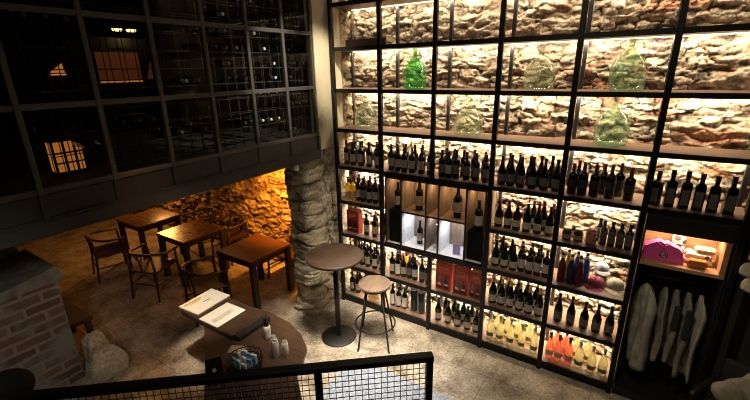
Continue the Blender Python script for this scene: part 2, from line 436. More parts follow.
def stone_wall(name, x0, x1, z0, z1, y, res, cw, ch, depth, k, pal, **kw):
    nx, nz = int((x1-x0)/res)+1, int((z1-z0)/res)+1
    X, Z = np.meshgrid(np.linspace(x0, x1, nx), np.linspace(z0, z1, nz))
    h, c = stone_field(X, Z, cw, ch, depth, k, pal, **kw)
    return X, Z, h, c, lambda: grid_obj(name, np.stack([X, y-h, Z], -1), c, M['stone'])

# ------------------------------------------------------------------ SETTING
W = .66
Z4, Z5, Z6, Z7, Z8 = 1.958, 1.493, 1.029, .5645, .10
TOPS = [4.31, 3.837, 3.367, 2.899, 2.429, 1.958]
o = MB().box(-6.6, 6.2, -6.2, .7, -.12, 0).build('floor', M['floor']); struct(o, 'worn beige and brown stone slab floor', 'floor')
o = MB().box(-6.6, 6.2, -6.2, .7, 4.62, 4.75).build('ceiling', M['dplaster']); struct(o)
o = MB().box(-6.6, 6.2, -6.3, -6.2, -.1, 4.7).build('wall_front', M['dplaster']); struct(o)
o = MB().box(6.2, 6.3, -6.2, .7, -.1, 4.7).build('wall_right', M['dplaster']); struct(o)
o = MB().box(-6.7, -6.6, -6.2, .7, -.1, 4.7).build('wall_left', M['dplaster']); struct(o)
PALT = [(.52, .43, .33), (.60, .51, .40), (.44, .35, .26), (.64, .56, .46), (.40, .31, .24), (.54, .44, .34), (.60, .52, .42)]
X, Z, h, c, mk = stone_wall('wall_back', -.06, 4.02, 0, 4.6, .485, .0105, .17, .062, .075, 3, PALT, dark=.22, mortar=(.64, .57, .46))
red = np.clip((X-1.6)/1.6, 0, 1)*np.clip((fbm(X*4.2, Z*9.5, 91)-.47)*6, 0, 1)
c *= (1-red[..., None]*np.array([.08, .46, .60]))
low = np.clip((2.0-Z)/.3, 0, 1)*.55*np.clip((3.2-X)/1.2, .25, 1)  # lower stones paled in colour to mimic overexposed shelf light
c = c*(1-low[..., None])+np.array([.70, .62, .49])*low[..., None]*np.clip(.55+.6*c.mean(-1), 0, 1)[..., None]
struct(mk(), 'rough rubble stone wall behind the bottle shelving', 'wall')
PALO = [(.40, .27, .14), (.48, .34, .19), (.33, .21, .11), (.52, .38, .23)]
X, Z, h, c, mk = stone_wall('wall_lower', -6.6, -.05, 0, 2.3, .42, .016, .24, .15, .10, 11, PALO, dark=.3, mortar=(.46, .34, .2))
struct(mk(), 'rough stone wall glowing orange beyond the tables under the gallery', 'wall')

# stone pillar under the gallery corner
def pillar():
    nt_, nz = 190, 190
    A, Zz = np.meshgrid(np.linspace(0, 2*PI, nt_, endpoint=False), np.linspace(0, 2.2, nz))
    hx, hy = .20, .46
    ca, sa = np.cos(A), np.sin(A)
    e = 5.0
    rr = 1/((np.abs(ca)/hx)**e+(np.abs(sa)/hy)**e)**(1/e)
    peri = A*.42+.35*np.sin(A*2)*.2
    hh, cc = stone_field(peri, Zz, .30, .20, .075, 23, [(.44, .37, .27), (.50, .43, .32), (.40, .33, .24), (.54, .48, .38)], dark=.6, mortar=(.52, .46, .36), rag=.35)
    hh = hh+.09*(fbm(peri*2.2, Zz*2.2, 77)-.5)+.03*np.clip(1-Zz/.35, 0, 1)+.02*np.clip((Zz-1.9)/.3, 0, 1)
    lit_side = np.clip((fbm(peri*2.5, Zz*2.5, 61)-.36)*5, 0, 1)*np.clip(.45+Zz/2.2, 0, 1)*np.clip(ca*2, 0, 1)  # paler stone painted on the side that the shelves light
    cc = cc*(1-lit_side[..., None])+np.array([.66, .60, .48])*lit_side[..., None]*np.clip(.5+cc.mean(-1, keepdims=True)*1.3, 0, 1)
    r2 = rr+hh-.035
    PX = np.minimum(-.255+r2*ca, -.03); PY = np.minimum(-.10+r2*sa, .36)
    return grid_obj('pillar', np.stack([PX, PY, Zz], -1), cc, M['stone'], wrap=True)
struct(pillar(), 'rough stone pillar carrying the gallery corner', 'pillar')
# cream plastered pier above it, and the raw stone edge beside the shelving
o = MB().box(-.15, -.036, -.292, .18, 2.2, 4.62).build('pillar_upper', M['cream']); struct(o, 'cream plastered pier above the stone pillar', 'pillar')
o = MB().box(-.5, -.040, .181, .7, 2.2, 4.62).build('wall_pier', M['cream']); struct(o)
ny = 26; nz = 190
S, T = np.meshgrid(np.linspace(.2, .46, ny), np.linspace(2.25, 4.6, nz))
hh, cc = stone_field(S+8, T, .2, .12, .06, 31, [(.40, .32, .21), (.50, .42, .30), (.33, .26, .17)], dark=.3)
struct(grid_obj('trim_1', np.stack([-.03+hh*np.clip((S-.2)/.06, 0, 1), S, T], -1), cc, M['stone']))
# low wall under the pier beside post (cream, lit)
# gallery: slab, beam, back
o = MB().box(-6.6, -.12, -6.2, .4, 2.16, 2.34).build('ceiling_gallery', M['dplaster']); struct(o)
b = MB()
b.box(-.12, -.046, -6.2, -.30, 2.205, 2.372)
b.box(-.10, -.020, -6.2, -.30, 2.105, 2.200)
for i in range(-8, 5):
    yv = -2.136+.459*i
    b.box(-.046, -.032, yv-.022, yv+.022, 2.2, 2.372)
b.box(-.05, -.028, -6.2, -.30, 2.19, 2.222)
o = b.build('trim_2', M['beam']); struct(o, 'dark steel edge beam of the gallery', 'beam')
o = MB().box(-6.0, -5.9, -6.2, .4, 2.34, 4.62).build('wall_gallery', M['dplaster']); struct(o)
o = MB().box(-5.9, -.5, .1, .2, 2.34, 4.62).build('wall_gallery_end', M['dplaster']); struct(o)

# glazed steel screen of the gallery
scr = thing('gallery_screen', 'dark steel grid screen with glass panes along the gallery edge above the tables', 'screen', (-.046, 0, 2.372))
def lo(b): # world->local helper for things whose empty has an offset
    return b
zl = [2.396-2.372, 2.93-2.372, 3.503-2.372, 4.08-2.372, 4.6-2.372]
ys = [-2.136+.459*i for i in range(-8, 5)]
for i, yv in enumerate(ys):
    if i == len(ys)-1: yv -= .02
    MB().box(-.03, .012, yv-.018, yv+.018, 0.001, 2.23, .004).build('mullion', M['gallery'], scr)
for z in zl:
    MB().box(-.026, .008, ys[0], -.32, z-.020, z+.020, .004).build('transom', M['gallery'], scr)
for i in range(len(ys)-1):
    MB().box(-.012, -.007, ys[i]+.019, ys[i+1]-.019 if i < len(ys)-2 else ys[i+1]-.04, .03, 2.2).build('pane', M['pane'], scr)

# wine rack behind the screen, with bottles lying in it
rk = thing('wine_rack', 'thin rod wine rack standing behind the gallery glass', 'rack', (-.3, 0, 2.345))
ry0, rdy, rz0, rdz = -.24, -.1175, 2.465, .1455
b = MB()
NYR = 17
for k in range(10):
    z = rz0+rdz*k-.038-2.345
    for xx in (-.10, .06): b.box(xx-.003, xx+.003, ry0+rdy*(NYR-.5), ry0-rdy*.5, z-.003, z+.003)
b.build('shelf_rods', M['rod'], rk)
b = MB()
for k in range(NYR+1):
    y = ry0-rdy*.5+rdy*k
    for xx in (-.10, .06): b.box(xx-.0025, xx+.0025, y-.0025, y+.0025, 0, 1.95)
b.build('upright_rods', M['rod'], rk)
# ------------------------------------------------------------------ bottles
def prof_bordeaux(H=.30, r=.0375):
    return [(r*.85, 0), (r, .006), (r, H*.60), (r*.93, H*.655), (r*.68, H*.70), (r*.42, H*.745), (.0150, H*.79), (.0140, H*.95), (.0158, H*.955), (.0158, H)]
def prof_burgundy(H=.30, r=.041):
    return [(r*.88, 0), (r, .006), (r, H*.45), (r*.95, H*.51), (r*.82, H*.58), (r*.62, H*.66), (r*.44, H*.74), (.0150, H*.83), (.0142, H*.95), (.0162, H*.955), (.0162, H)]
def prof_square(H=.30):
    return None
def make_bottle(name, prof, glass, label, foil, H, r, lab=(.17, .50), foilz=.80, neck=None, cat='bottle'):
    root = MB().lathe(prof, 18).build(name, glass)
    if label:
        MB().lathe([(r+.0007, H*lab[0]), (r+.0007, H*lab[1])], 14, a0=-PI/2-1.45, a1=-PI/2+1.45).build('label', label, root)
    if foil:
        pr = []
        for (rr, z) in prof:
            if z >= H*foilz-1e-6: pr.append((rr+.0006, z))
        pr = [(.0150+.0006, H*foilz)]+[q for q in pr if q[1] > H*foilz+.001]
        pr[-1] = (pr[-1][0], H+.0008)
        MB().lathe(pr, 14).build('foil_capsule', foil, root)
    return root
def square_bottle(name):
    b = MB(); s_ = .036
    def sq(hw, z, k=.25): return [(x*hw, y*hw, z) for x, y in ((-1+k, -1), (1-k, -1), (1, -1+k), (1, 1-k), (1-k, 1), (-1+k, 1), (-1, 1-k), (-1, -1+k))]
    lv = [(s_, 0), (s_, .195), (s_*.9, .212), (s_*.45, .225), (.015, .230), (.015, .270)]
    vs = []; fs = []
    for hw, z in lv: vs += sq(hw, z)
    for k in range(len(lv)-1):
        for i in range(8): fs.append((k*8+i, k*8+(i+1) % 8, (k+1)*8+(i+1) % 8, (k+1)*8+i))
    fs += [tuple(range(7, -1, -1)), tuple((len(lv)-1)*8+i for i in range(8))]
    b.add(vs, fs)
    root = b.build(name, M['wine'])
    MB().box(-.026, .026, -.0375, -.0363, .03, .16).build('label', M['papergrey'], root)
    MB().lathe([(.019, .262), (.019, .305), (.016, .308)], 12).build('stopper', M['foilblk'], root)
    return root
PB, PG = prof_bordeaux(), prof_burgundy()
PC = prof_burgundy(.315, .044); PT = prof_bordeaux(.32, .036); PS = prof_bordeaux(.235, .031)
PROTO = {
    'dark': lambda: make_bottle('wine_bottle', PB, M['wine'], M['paper'], M['foilblk'], .30, .0375),
    'darkgrey': lambda: make_bottle('wine_bottle', PB, M['wine'], M['papergrey'], M['foilblk'], .30, .0375),
    'darkred': lambda: make_bottle('wine_bottle', PB, M['wine'], M['papergrey'], M['foilred'], .30, .0375),
    'redtop': lambda: make_bottle('wine_bottle', PB, M['winered'], M['papertan'], M['foilred'], .30, .0375),
    'burg': lambda: make_bottle('wine_bottle', PG, M['winered'], M['paper'], M['foilred'], .30, .041, (.14, .38)),
    'burgblk': lambda: make_bottle('wine_bottle', PG, M['wine'], M['papergrey'], M['foilblk'], .31, .041, (.14, .40)),
    'blank': lambda: make_bottle('wine_bottle', PG, M['wine'], M['paperblack'], M['foilblk'], .31, .041, (.2, .38)),
    'plainred': lambda: make_bottle('wine_bottle', prof_bordeaux(.30, .041), M['wine'], M['paperblack'], M['foilred'], .30, .041, (.25, .5)),
    'green': lambda: make_bottle('wine_bottle', PG, M['winegreen'], M['paper'], M['foilblk'], .30, .041, (.12, .36)),
    'champ': lambda: make_bottle('champagne_bottle', PC, M['winegreen'], M['paper'], M['foilgold'], .315, .044, (.10, .36), .74),
    'white': lambda: make_bottle('white_wine_bottle', PG, M['white'], M['papergrey'], M['foilsil'], .30, .041, (.10, .26)),
    'yellow': lambda: make_bottle('liquor_bottle', PB, M['yellow'], M['papertan'], M['foilred'], .30, .0375, (.12, .34)),
    'rose': lambda: make_bottle('rose_wine_bottle', PG, M['rose'], M['paper'], M['foilred'], .30, .041, (.14, .34)),
    'pale': lambda: make_bottle('wine_bottle', PB, M['winegreen'], M['paperwhite'], M['foilblk'], .30, .0375, (.10, .58)),
    'small': lambda: make_bottle('small_bottle', PS, M['wine'], M['papergrey'], M['foilblk'], .235, .031, (.15, .62)),
    'square': lambda: square_bottle('square_bottle'),
}
KINDTXT = {'dark': 'dark wine bottle', 'darkgrey': 'dark wine bottle', 'darkred': 'red-capped wine bottle', 'redtop': 'red-capped wine bottle', 'burg': 'red-brown wine bottle', 'burgblk': 'sloping dark bottle',
           'blank': 'black wine bottle', 'plainred': 'black red-capped bottle', 'green': 'green wine bottle', 'champ': 'gold-topped champagne bottle', 'white': 'white wine bottle',
           'yellow': 'golden liquor bottle', 'rose': 'rosé wine bottle', 'pale': 'white-labelled bottle', 'small': 'small dark bottle', 'square': 'square dark bottle'}
ORD = ['', 'first', 'second', 'third', 'fourth', 'fifth', 'sixth', 'seventh', 'eighth', 'ninth', 'tenth']
BAY = {'AB': 'bay by pillar', 'BC': 'second bay', 'CD': 'third bay', 'DE': 'fourth bay', 'EF': 'fifth bay', 'FG': 'end bay'}
SHELF = {4: 'fifth shelf up', 5: 'fourth shelf up', 6: 'third shelf up', 7: 'second shelf up', 8: 'bottom shelf'}
ZS = {4: Z4, 5: Z5, 6: Z6, 7: Z7, 8: Z8}
_cache = {}
RAD = {k: .0385 for k in PROTO}; RAD.update({'plainred': .042, 'burg': .042, 'burgblk': .042, 'blank': .042, 'green': .042, 'champ': .045, 'white': .042, 'rose': .042, 'small': .032, 'square': .038})
def place(kind, loc, rz, sc=1.0):
    if kind not in _cache:
        _cache[kind] = PROTO[kind](); o = _cache[kind]
    else: o = dup(_cache[kind])
    o.location = loc; o.rotation_euler = (0, 0, rz); o.scale = (1, 1, sc)
    return o
def row(bay, lvl, kinds, xs, y, rowname, jitter=.012):
    """one row of standing bottles in a bay; xs are centre positions, kept clear of each other and of the posts"""
    i0 = 'ABCDEF'.index(bay[0]); lo_, hi_ = i0*W+.028, (i0+1)*W-.028
    if isinstance(kinds, str): kinds = [kinds]*len(xs)
    rs = [RAD[k] for k in kinds]; xs = list(xs); n = len(xs)
    for _ in range(200):
        for a in range(n-1):
            need = rs[a]+rs[a+1]+.004
            g = xs[a+1]-xs[a]
            if g < need: m = (need-g)/2; xs[a] -= m; xs[a+1] += m
        for a in range(n): xs[a] = min(max(xs[a], lo_+rs[a]), hi_-rs[a])
    counts = {}
    tot = {}
    for k in kinds: tot[KINDTXT[k]] = tot.get(KINDTXT[k], 0)+1
    for k, x in zip(kinds, xs):
        t = KINDTXT[k]; counts[t] = counts.get(t, 0)+1
        yy = y+rnd.uniform(-jitter, jitter)*.6
        bo = place(k, (x, yy, ZS[lvl]+.0015), rnd.uniform(-.35, .15), rnd.choice([.97, 1, 1.03]))
        pos = (f'{ORD[counts[t]]} from left in {rowname} row' if tot[t] > 1 else f'in {rowname} row')
        tag(bo, f'{t}, {pos}, {BAY[bay]}, {SHELF[lvl]}', 'bottle', f'bottles on the {SHELF[lvl]}, {BAY[bay]}')
F, B_ = 'front', 'back'
fy, by = .10, .225
row('AB', 4, 'dark', [.067, .17, .286, .414, .54], fy, F); row('AB', 4, 'darkgrey', [.11, .22, .33, .45], by, B_)
row('BC', 4, 'dark', [.73, .82, .91, 1.01, 1.13, 1.24], fy, F); row('BC', 4, 'darkgrey', [.74, .86, .98, 1.08, 1.19], by, B_)
row('CD', 4, ['darkgrey', 'dark', 'darkgrey', 'darkgrey', 'darkgrey', 'darkgrey'], [1.36, 1.45, 1.55, 1.67, 1.775, 1.88], fy, F); row('CD', 4, 'darkred', [1.38, 1.48, 1.59, 1.71, 1.83], by, B_)
row('DE', 4, 'burgblk', [2.05, 2.14, 2.24, 2.35, 2.46, 2.57], fy, F); row('DE', 4, 'blank', [2.09, 2.19, 2.30, 2.40, 2.5], by, B_)
row('EF', 4, 'plainred', [2.705, 2.79, 2.895, 3.02, 3.167], fy, F); row('EF', 4, 'plainred', [2.74, 2.955, 3.085], by, B_)
row('FG', 4, 'square', [3.365, 3.46, 3.56, 3.655, 3.75, 3.85], fy, F, .004)
row('AB', 5, ['yellow', 'yellow', 'dark', 'darkgrey', 'dark', 'dark', 'darkgrey'], [.064, .143, .222, .302, .40, .49, .58], fy, F)
row('AB', 5, ['redtop']*6, [.07, .15, .235, .32, .40, .48], .235, B_)
row('AB', 6, 'dark', [.34, .47], fy, F); row('AB', 6, ['darkred', 'darkgrey'], [.40, .55], .23, B_)
row('AB', 7, 'dark', [.07, .155, .252, .351, .464, .57], fy, F); row('AB', 7, 'darkgrey', [.12, .21, .31, .41, .52], .23, B_)
row('AB', 8, ['dark', 'dark', 'yellow', 'yellow'], [.07, .165, .39, .475], fy, F); row('AB', 8, 'darkgrey', [.11, .21], .23, B_)
row('BC', 7, ['dark', 'pale', 'dark', 'darkgrey', 'dark', 'darkgrey', 'darkgrey'], [.74, .82, .90, .985, 1.065, 1.165, 1.25], fy, F); row('BC', 7, ['redtop', 'yellow', 'redtop'], [.78, .87, .97], .23, B_)
row('BC', 8, 'pale', [.74, .83, .92], fy, F); row('BC', 8, 'pale', [.78, .88], .23, B_)
row('CD', 8, 'green', [1.40, 1.53, 1.66, 1.78, 1.89], fy, F); row('CD', 8, 'green', [1.44, 1.56, 1.68, 1.79], .235, B_)
row('DE', 5, ['burg', 'burg', 'burg', 'green', 'green', 'green'], [2.055, 2.15, 2.24, 2.342, 2.445, 2.56], fy, F); row('DE', 5, 'burg', [2.37, 2.47, 2.56], .235, B_)
row('DE', 6, ['green', 'green', 'green', 'dark', 'dark', 'dark', 'dark'], [2.055, 2.15, 2.25, 2.36, 2.44, 2.52, 2.60], fy, F); row('DE', 6, ['green', 'green', 'green', 'dark', 'dark'], [2.09, 2.19, 2.30, 2.40, 2.49], .235, B_)
row('DE', 7, 'champ', [2.055, 2.15, 2.245, 2.35, 2.45, 2.555], fy, F); row('DE', 7, 'champ', [2.10, 2.20, 2.30, 2.40, 2.50], .235, B_)
row('DE', 8, 'white', [2.06, 2.17, 2.29, 2.416, 2.55], fy, F); row('DE', 8, 'white', [2.11, 2.22, 2.34, 2.47], .235, B_)
row('EF', 7, 'burgblk', [2.745, 2.865, 2.988, 3.10, 3.21], fy, F, .004)
row('EF', 8, ['rose', 'rose', 'rose', 'white', 'white', 'white'], [2.715, 2.80, 2.90, 3.00, 3.12, 3.22], fy, F)
row('EF', 8, ['rose', 'rose', 'white', 'white'], [2.76, 2.85, 2.96, 3.07], .235, B_)
row('EF', 5, 'small', [3.03, 3.10, 3.17, 3.235], .12, F, .004); row('EF', 5, 'small', [2.99], .215, B_, 0)
MK = []
# lying bottles in the gallery rack
def lying(name, capm):
    root = MB().lathe([(q, z) for q, z in PB], 14).build(name, M['wine'])
    MB().lathe([(.0155, .24), (.0155, .30), (.0165, .301), (.0165, .308), (.012, .311)], 12).build('foil_capsule', capm, root)
    return root
LY = {}
dots = {'capshine': [(-.907, 3.735), (-1.277, 3.591), (-.887, 3.424), (-.78, 3.283), (-.757, 3.14), (-.768, 2.998), (-.665, 3.0), (-1.009, 3.0), (-.988, 2.83), (-.882, 2.83), (-.762, 2.83), (-.671, 2.83), (-1.012, 2.68), (-.926, 2.68), (-.796, 2.68), (-.675, 2.68), (-1.723, 3.064), (-1.851, 2.655)],
        'capdim': [(-.428, 3.424), (-.3, 3.42), (-.523, 3.285), (-.412, 3.287), (-.299, 3.28), (-.28, 3.147), (-1.483, 3.28), (-1.363, 3.28), (-1.248, 3.28), (-1.14, 3.284), (-.298, 2.82), (-.514, 2.69), (-.399, 2.69), (-.484, 2.534), (-1.47, 3.42), (-1.384, 3.42), (-1.273, 3.42), (-1.595, 2.672), (-1.507, 2.672), (-2.343, 2.808), (-2.231, 2.808), (-2.117, 2.812),
                   (-2.76, 3.424), (-2.645, 3.424), (-2.87, 3.424), (-2.535, 3.424)],
        'capred': [(-1.962, 2.656), (-2.45, 2.655), (-2.56, 2.655), (-2.66, 2.80), (-1.14, 2.68), (-1.25, 3.14), (-1.62, 3.0), (-.5, 3.0)]}
NYB = 24
used = set(); li = 0
for kind, pts in dots.items():
    for (y, z) in pts:
        cidx = round((y-ry0)/rdy); k = round((z-rz0)/rdz)
        if (cidx, k) in used or k < 0: continue
        used.add((cidx, k)); li += 1
        if kind not in LY: LY[kind] = lying('wine_bottle', M[kind]); bo = LY[kind]
        else: bo = dup(LY[kind])
        bo.location = (-.556, ry0+rdy*cidx, rz0+rdz*k+.003); bo.rotation_euler = (0, PI/2, 0)
        word = {'capshine': 'glint-capped', 'capdim': 'dim-capped', 'capred': 'red-capped'}[kind]
        tag(bo, f'{word} bottle lying in gallery rack, {ORD[k+1]} row up, slot {cidx+1} from the pier', 'bottle', 'bottles lying in the gallery rack')
# extend the rack cradle over every used slot
mxi = max(c_ for c_, _ in used)
b = MB()
for k in range(10):
    z = rz0+rdz*k-.038-2.345
    for xx in (-.10, .06): b.box(xx-.003, xx+.003, ry0+rdy*(mxi+.5), ry0+rdy*(NYR-.4), z-.003, z+.003)
for k in range(NYR+1, mxi+2):
    for xx in (-.10, .06): b.box(xx-.0025, xx+.0025, ry0-rdy*.5+rdy*k-.0025, ry0-rdy*.5+rdy*k+.0025, 0, 1.95)
b.build('side_rods', M['rod'], rk)
# gallery interior: bar back, lamps, made-up glow box
t = thing('bar_cabinet', 'dim red-brown backlit bar cabinet deep inside the gallery', 'cabinet', (-3.0, -.9, 2.345))
MB().box(-.30, -.02, -.62, .62, 0, 1.25).build('body', M['darkpanel'], t)
MB().box(-.018, -.010, -.34, .22, .70, 1.06).build('back_panel', M['amberd'], t)
MB().box(-.018, -.004, -.34, .22, .665, .685).build('lit_edge', M['amber'], t)
MB().prismx([(.30, .70), (.50, .70), (.40, .98)], -.018, -.010).build('side_panel', M['amberd'], t)
MB().box(-.02, .02, -.60, .60, .62, .655).build('counter', M['plank'], t)
for i, (yy, nm) in enumerate(((-.9, 'farther'), (-.712, 'nearer'))):
    t = thing('pendant_lamp', f'small yellow glowing pendant lamp inside the gallery, the one {nm} the pier' if i else 'small yellow glowing pendant lamp inside the gallery, away from the pier', 'lamp', (-3.0, yy, 3.68), group='gallery pendant lamps')
    MB().lathe([(.0, 0), (.055, .0), (.065, .022), (.04, .05), (0, .055)], 14).build('bulb', M['lampglow'], t)
    MB().lathe([(.07, .03), (.06, .055), (.02, .08), (0, .085)], 14).build('shade', M['darkshade'], t)
    MB().tube([(0, 0, .08), (0, 0, .935)], .004, 5).build('cord', M['darkshade'], t)
t = thing('glow_box', 'orange glowing box behind the bottom of the gallery glass, made up for the glow', 'glow_box', (-.75, -2.62, 2.345))  # boxed form made up to carry an orange glow behind the glass
MB().box(-.06, .06, -.10, .10, .03, .27).build('amber_panel', M['amber'], t)
b = MB()
for yy in (-.105, -.03, .045, .105): b.box(.06, .072, yy-.008, yy+.008, 0, .30)
for zz in (.015, .10, .18, .285): b.box(.06, .070, -.11, .11, zz-.006, zz+.006)
b.box(-.07, .075, -.115, .115, 0, .03); b.box(-.07, .075, -.115, .115, .27, .30)
b.build('frame', M['wire'], t)
t = thing('wall_sign', 'small yellow triangle glowing above a red strip inside the gallery', 'sign', (-3.0, -1.70, 3.12))
b = MB(); b.prismx([(-.10, .03), (.06, .03), (.05, .14)], 0, .02); b.build('triangle', M['amber'], t)
MB().box(0, .02, -.10, .07, 0, .018).build('strip', plain('red_strip', (.4, .08, .05), .5, emit=(1, .3, .15), es=.6), t)
MB().box(-.10, -.002, -.16, .12, -.775, .16).build('backing', M['darkpanel'], t)

# ------------------------------------------------------------------ SHELVING
sh = thing('wine_shelving', 'tall black steel shelving with wooden boards and hidden lights on the stone wall', 'shelving', (0, 0, 0))
for i in range(7):
    x = i*W
    z1 = 4.55
    if i == 2:
        MB().box(x-.022, x+.022, -.042, .002, Z4-.043, z1, .003).build('front_post', M['steel'], sh)
        MB().box(x-.022, x+.022, -.042, .002, 0, Z6-.003, .003).build('front_post', M['steel'], sh)
    else:
        MB().box(x-.023, x+.023, -.042, .002, 0, z1, .003).build('front_post', M['steel'], sh)
    MB().box(x-.018, x+.018, .360, .395, 0, z1, .003).build('back_post', M['steelgrey'], sh)
def board(x0, x1, z, mat=None):
    bd = MB().box(x0, x1, .0, .395, z-.036, z).build('shelf_board', mat or M['board'], sh)
    MB().box(x0, x1, -.022, .0, z-.042, z+.001).build('front_edge', M['steel'], bd)
    return bd
for z in TOPS: board(-.02, 6*W+.02, z)
for z in (Z5, Z6, Z7, Z8):
    if z == Z5:
        board(-.02, W, z); board(3*W, 5*W, z)
    else: board(-.02, 5*W, z)
MB().box(0, 5*W, -.012, .0, .0, Z8-.04).build('kick_plate', M['steel'], sh)
def strip(x0, x1, z, e=1.0, y=.35):
    MB().box(x0, x1, y-.008, y+.008, z-.046, z-.037).build('light_strip', M['led'], sh)
def area(name, loc, size, size_y, energy, col, direction):
    l = bpy.data.lights.new(name, 'AREA'); l.shape = 'RECTANGLE'; l.size = size; l.size_y = size_y; l.energy = energy; l.color = col
    o = bpy.data.objects.new(name, l); COL.objects.link(o); o.location = loc
    o.rotation_euler = Vector(direction).to_track_quat('-Z', 'Y').to_euler()
    return o
WARM = (1, .82, .58); WARM2 = (1, .87, .69)
def led(x0, x1, z, energy, col=WARM, tilt=.55):
    strip(x0, x1, z)
    # lamp long side along X
    l = bpy.data.lights.new('led_strip_lamp', 'AREA'); l.shape = 'RECTANGLE'; l.size = x1-x0; l.size_y = .02; l.energy = energy; l.color = col
    o = bpy.data.objects.new('led_strip_lamp', l); COL.objects.link(o)
    o.location = ((x0+x1)/2, .335, z-.05); o.rotation_euler = (tilt, 0, 0)
KE = 4.2
for z, e in zip(TOPS[:6], (4.6, 6.0, 7.4, 9.5, 12.5, 0)):
    if e: led(.04, 6*W-.04, z, e*KE)
# rows below the long shelf
for z in (Z4, Z5, Z6, Z7): led(.04, W-.04, z, 4.6*KE, WARM2)
for z in (Z6, Z7): led(W+.04, 3*W-.04, z, 9*KE, WARM2)
for z, e in ((Z4, 6.0), (Z5, 6.5), (Z6, 8), (Z7, 10)): led(3*W+.04, 5*W-.04, z, e*KE, WARM)

# demijohns
def demijohn(kind, mat, x, z, H, R, label, stopper=False):
    pr = [(R*.80, 0), (R*.95, .012), (R, .05), (R*1.0, H*.38), (R*.97, H*.47), (R*.82, H*.58), (R*.52, H*.69), (R*.26, H*.77), (R*.17, H*.84), (R*.155, H*.95), (R*.20, H*.955), (R*.20, H)]
    o = MB().lathe(pr[:-2], 28, c=(0, 0, 0)).build('demijohn', mat, None, (x, .195, z+.002))
    MB().lathe([(R*.16, H*.95), (R*.205, H*.952), (R*.21, H*.99), (R*.17, H)], 20).build('neck_rim', mat, o)
    tag(o, label, 'demijohn', 'glass demijohns on the upper shelves')
demijohn('g', M['demigreen'], .985, TOPS[3], .422, .128, 'bright green glass demijohn, the most vivid of the big bottles')
demijohn('c', M['demiclear'], 2.30, TOPS[3], .40, .135, 'faint pale glass demijohn one bay from the tall sea-green demijohn')
demijohn('s', M['demisea'], 3.005, TOPS[3], .42, .138, 'large sea-green glass demijohn standing on the higher demijohn shelf')
demijohn('c', M['demiclear'], .31, TOPS[4], .38, .14, 'faint pale glass demijohn on lower demijohn shelf, in bay by pillar')
demijohn('c', M['demiclear'], 1.63, TOPS[4], .38, .15, 'faint pale glass demijohn on lower demijohn shelf, in third bay')
demijohn('s', M['demisea'], 2.955, TOPS[4], .42, .138, 'sea-green glass demijohn on the lower demijohn shelf, fifth bay')
o = MB().box(-.30, .30, -.012, .012, 0, .085, .004).build('wooden_plank', M['plank'], None, (.50, .10, TOPS[2]+.002)); tag(o, 'dark brown wooden plank standing on edge high beside the pier', 'plank')
o.location = (.36, .15, TOPS[2]+.002); o.scale = (.93, 1, 1)

# display cabinet in the middle of the shelving
cx0, cx1, cz0, cz1 = W+.03, 3*W-.03, Z6+.003, Z4-.048
cab = thing('display_cabinet', 'wooden display cabinet with lit compartments set into the shelving', 'cabinet', (cx0, 0, cz0))
L_ = cx1-cx0; Hh = cz1-cz0
MB().box(0, L_, .33, .345, 0, Hh).build('back_panel', M['cabwood'], cab)
MB().box(0, L_, .0, .33, Hh-.02, Hh).build('top_panel', M['cabwood'], cab)
MB().box(0, L_, .0, .33, 0, .02).build('bottom_panel', plain('pale_panel', (.62, .58, .55), .5), cab)
dv = [x-cx0 for x in (.705, .918, 1.243, 1.404, 1.726, 1.935)]
for k, x in enumerate(dv):
    p = MB().box(x-.007, x+.007, .004, .33, .02, Hh-.02).build('divider', M['cabwood'], cab)
    MB().box(x-.008, x+.008, -.004, .004, .0, Hh).build('front_edge', M['steel'], p)
zm = Z5-cz0
m_ = MB().box(dv[1]+.007, dv[4]-.007, .004, .33, zm-.014, zm).build('middle_shelf', M['board'], cab)
MB().box(dv[1]+.008, dv[4]-.008, -.004, .004, zm-.018, zm+.001).build('front_edge', M['steel'], m_)
MB().box(0, L_, -.006, .004, Hh-.03, Hh+.001).build('top_edge', M['steel'], cab)
MB().box(0, L_, -.006, .004, .0, .018).build('bottom_edge', M['steel'], cab)
for k in (1, 3):  # white lining of the lower compartments
    pass
lin = plain('white_lining', (.75, .72, .70), .6)
for k in (1, 3):
    MB().box(dv[k]+.008, dv[k]+.011, .01, .33, .021, zm-.015).build('white_lining', lin, cab)
def cspot(x, z, e, col, sz=.10):
    area('cabinet_spot', (x, .16, z), sz, .05, e, col, (0, .15, -1))
for a, b_ in ((0, 1), (1, 2), (2, 3), (3, 4), (4, 5)):
    cspot(cx0+(dv[a]+dv[b_])/2, cz1-.03, 2.0 if a in (1, 3) else 1.1, (1, .68, .36))
for a, b_ in ((1, 2), (2, 3), (3, 4)):
    cspot(cx0+(dv[a]+dv[b_])/2, Z5-.025, 2.0 if a != 2 else 1.0, (.80, .87, 1))
for x, wd, nm in ((.81, .17, 'pier'), (1.83, .17, 'orange cartons')):
    zt = Z5-.02 if x < 1 else 1.40
    o = MB().box(-wd/2, wd/2, -.10, .10, 0, zt-cz0-.022, .006).build('display_plinth', M['pedestal'], None, (x, .14, cz0+.0215))
    tag(o, 'black display plinth in the cabinet compartment ' + ('beside the second bay post' if x < 1 else 'above the red cartons'), 'plinth', 'black display plinths')
    bo = place('dark', (x, .12, zt+.0025), 0); bo.scale = (1.18, 1.18, 1.14)
    tag(bo, 'dark wine bottle on a black plinth in the cabinet, ' + ('pillar side' if x < 1 else 'side away from pillar'), 'bottle', 'bottles displayed in the cabinet')
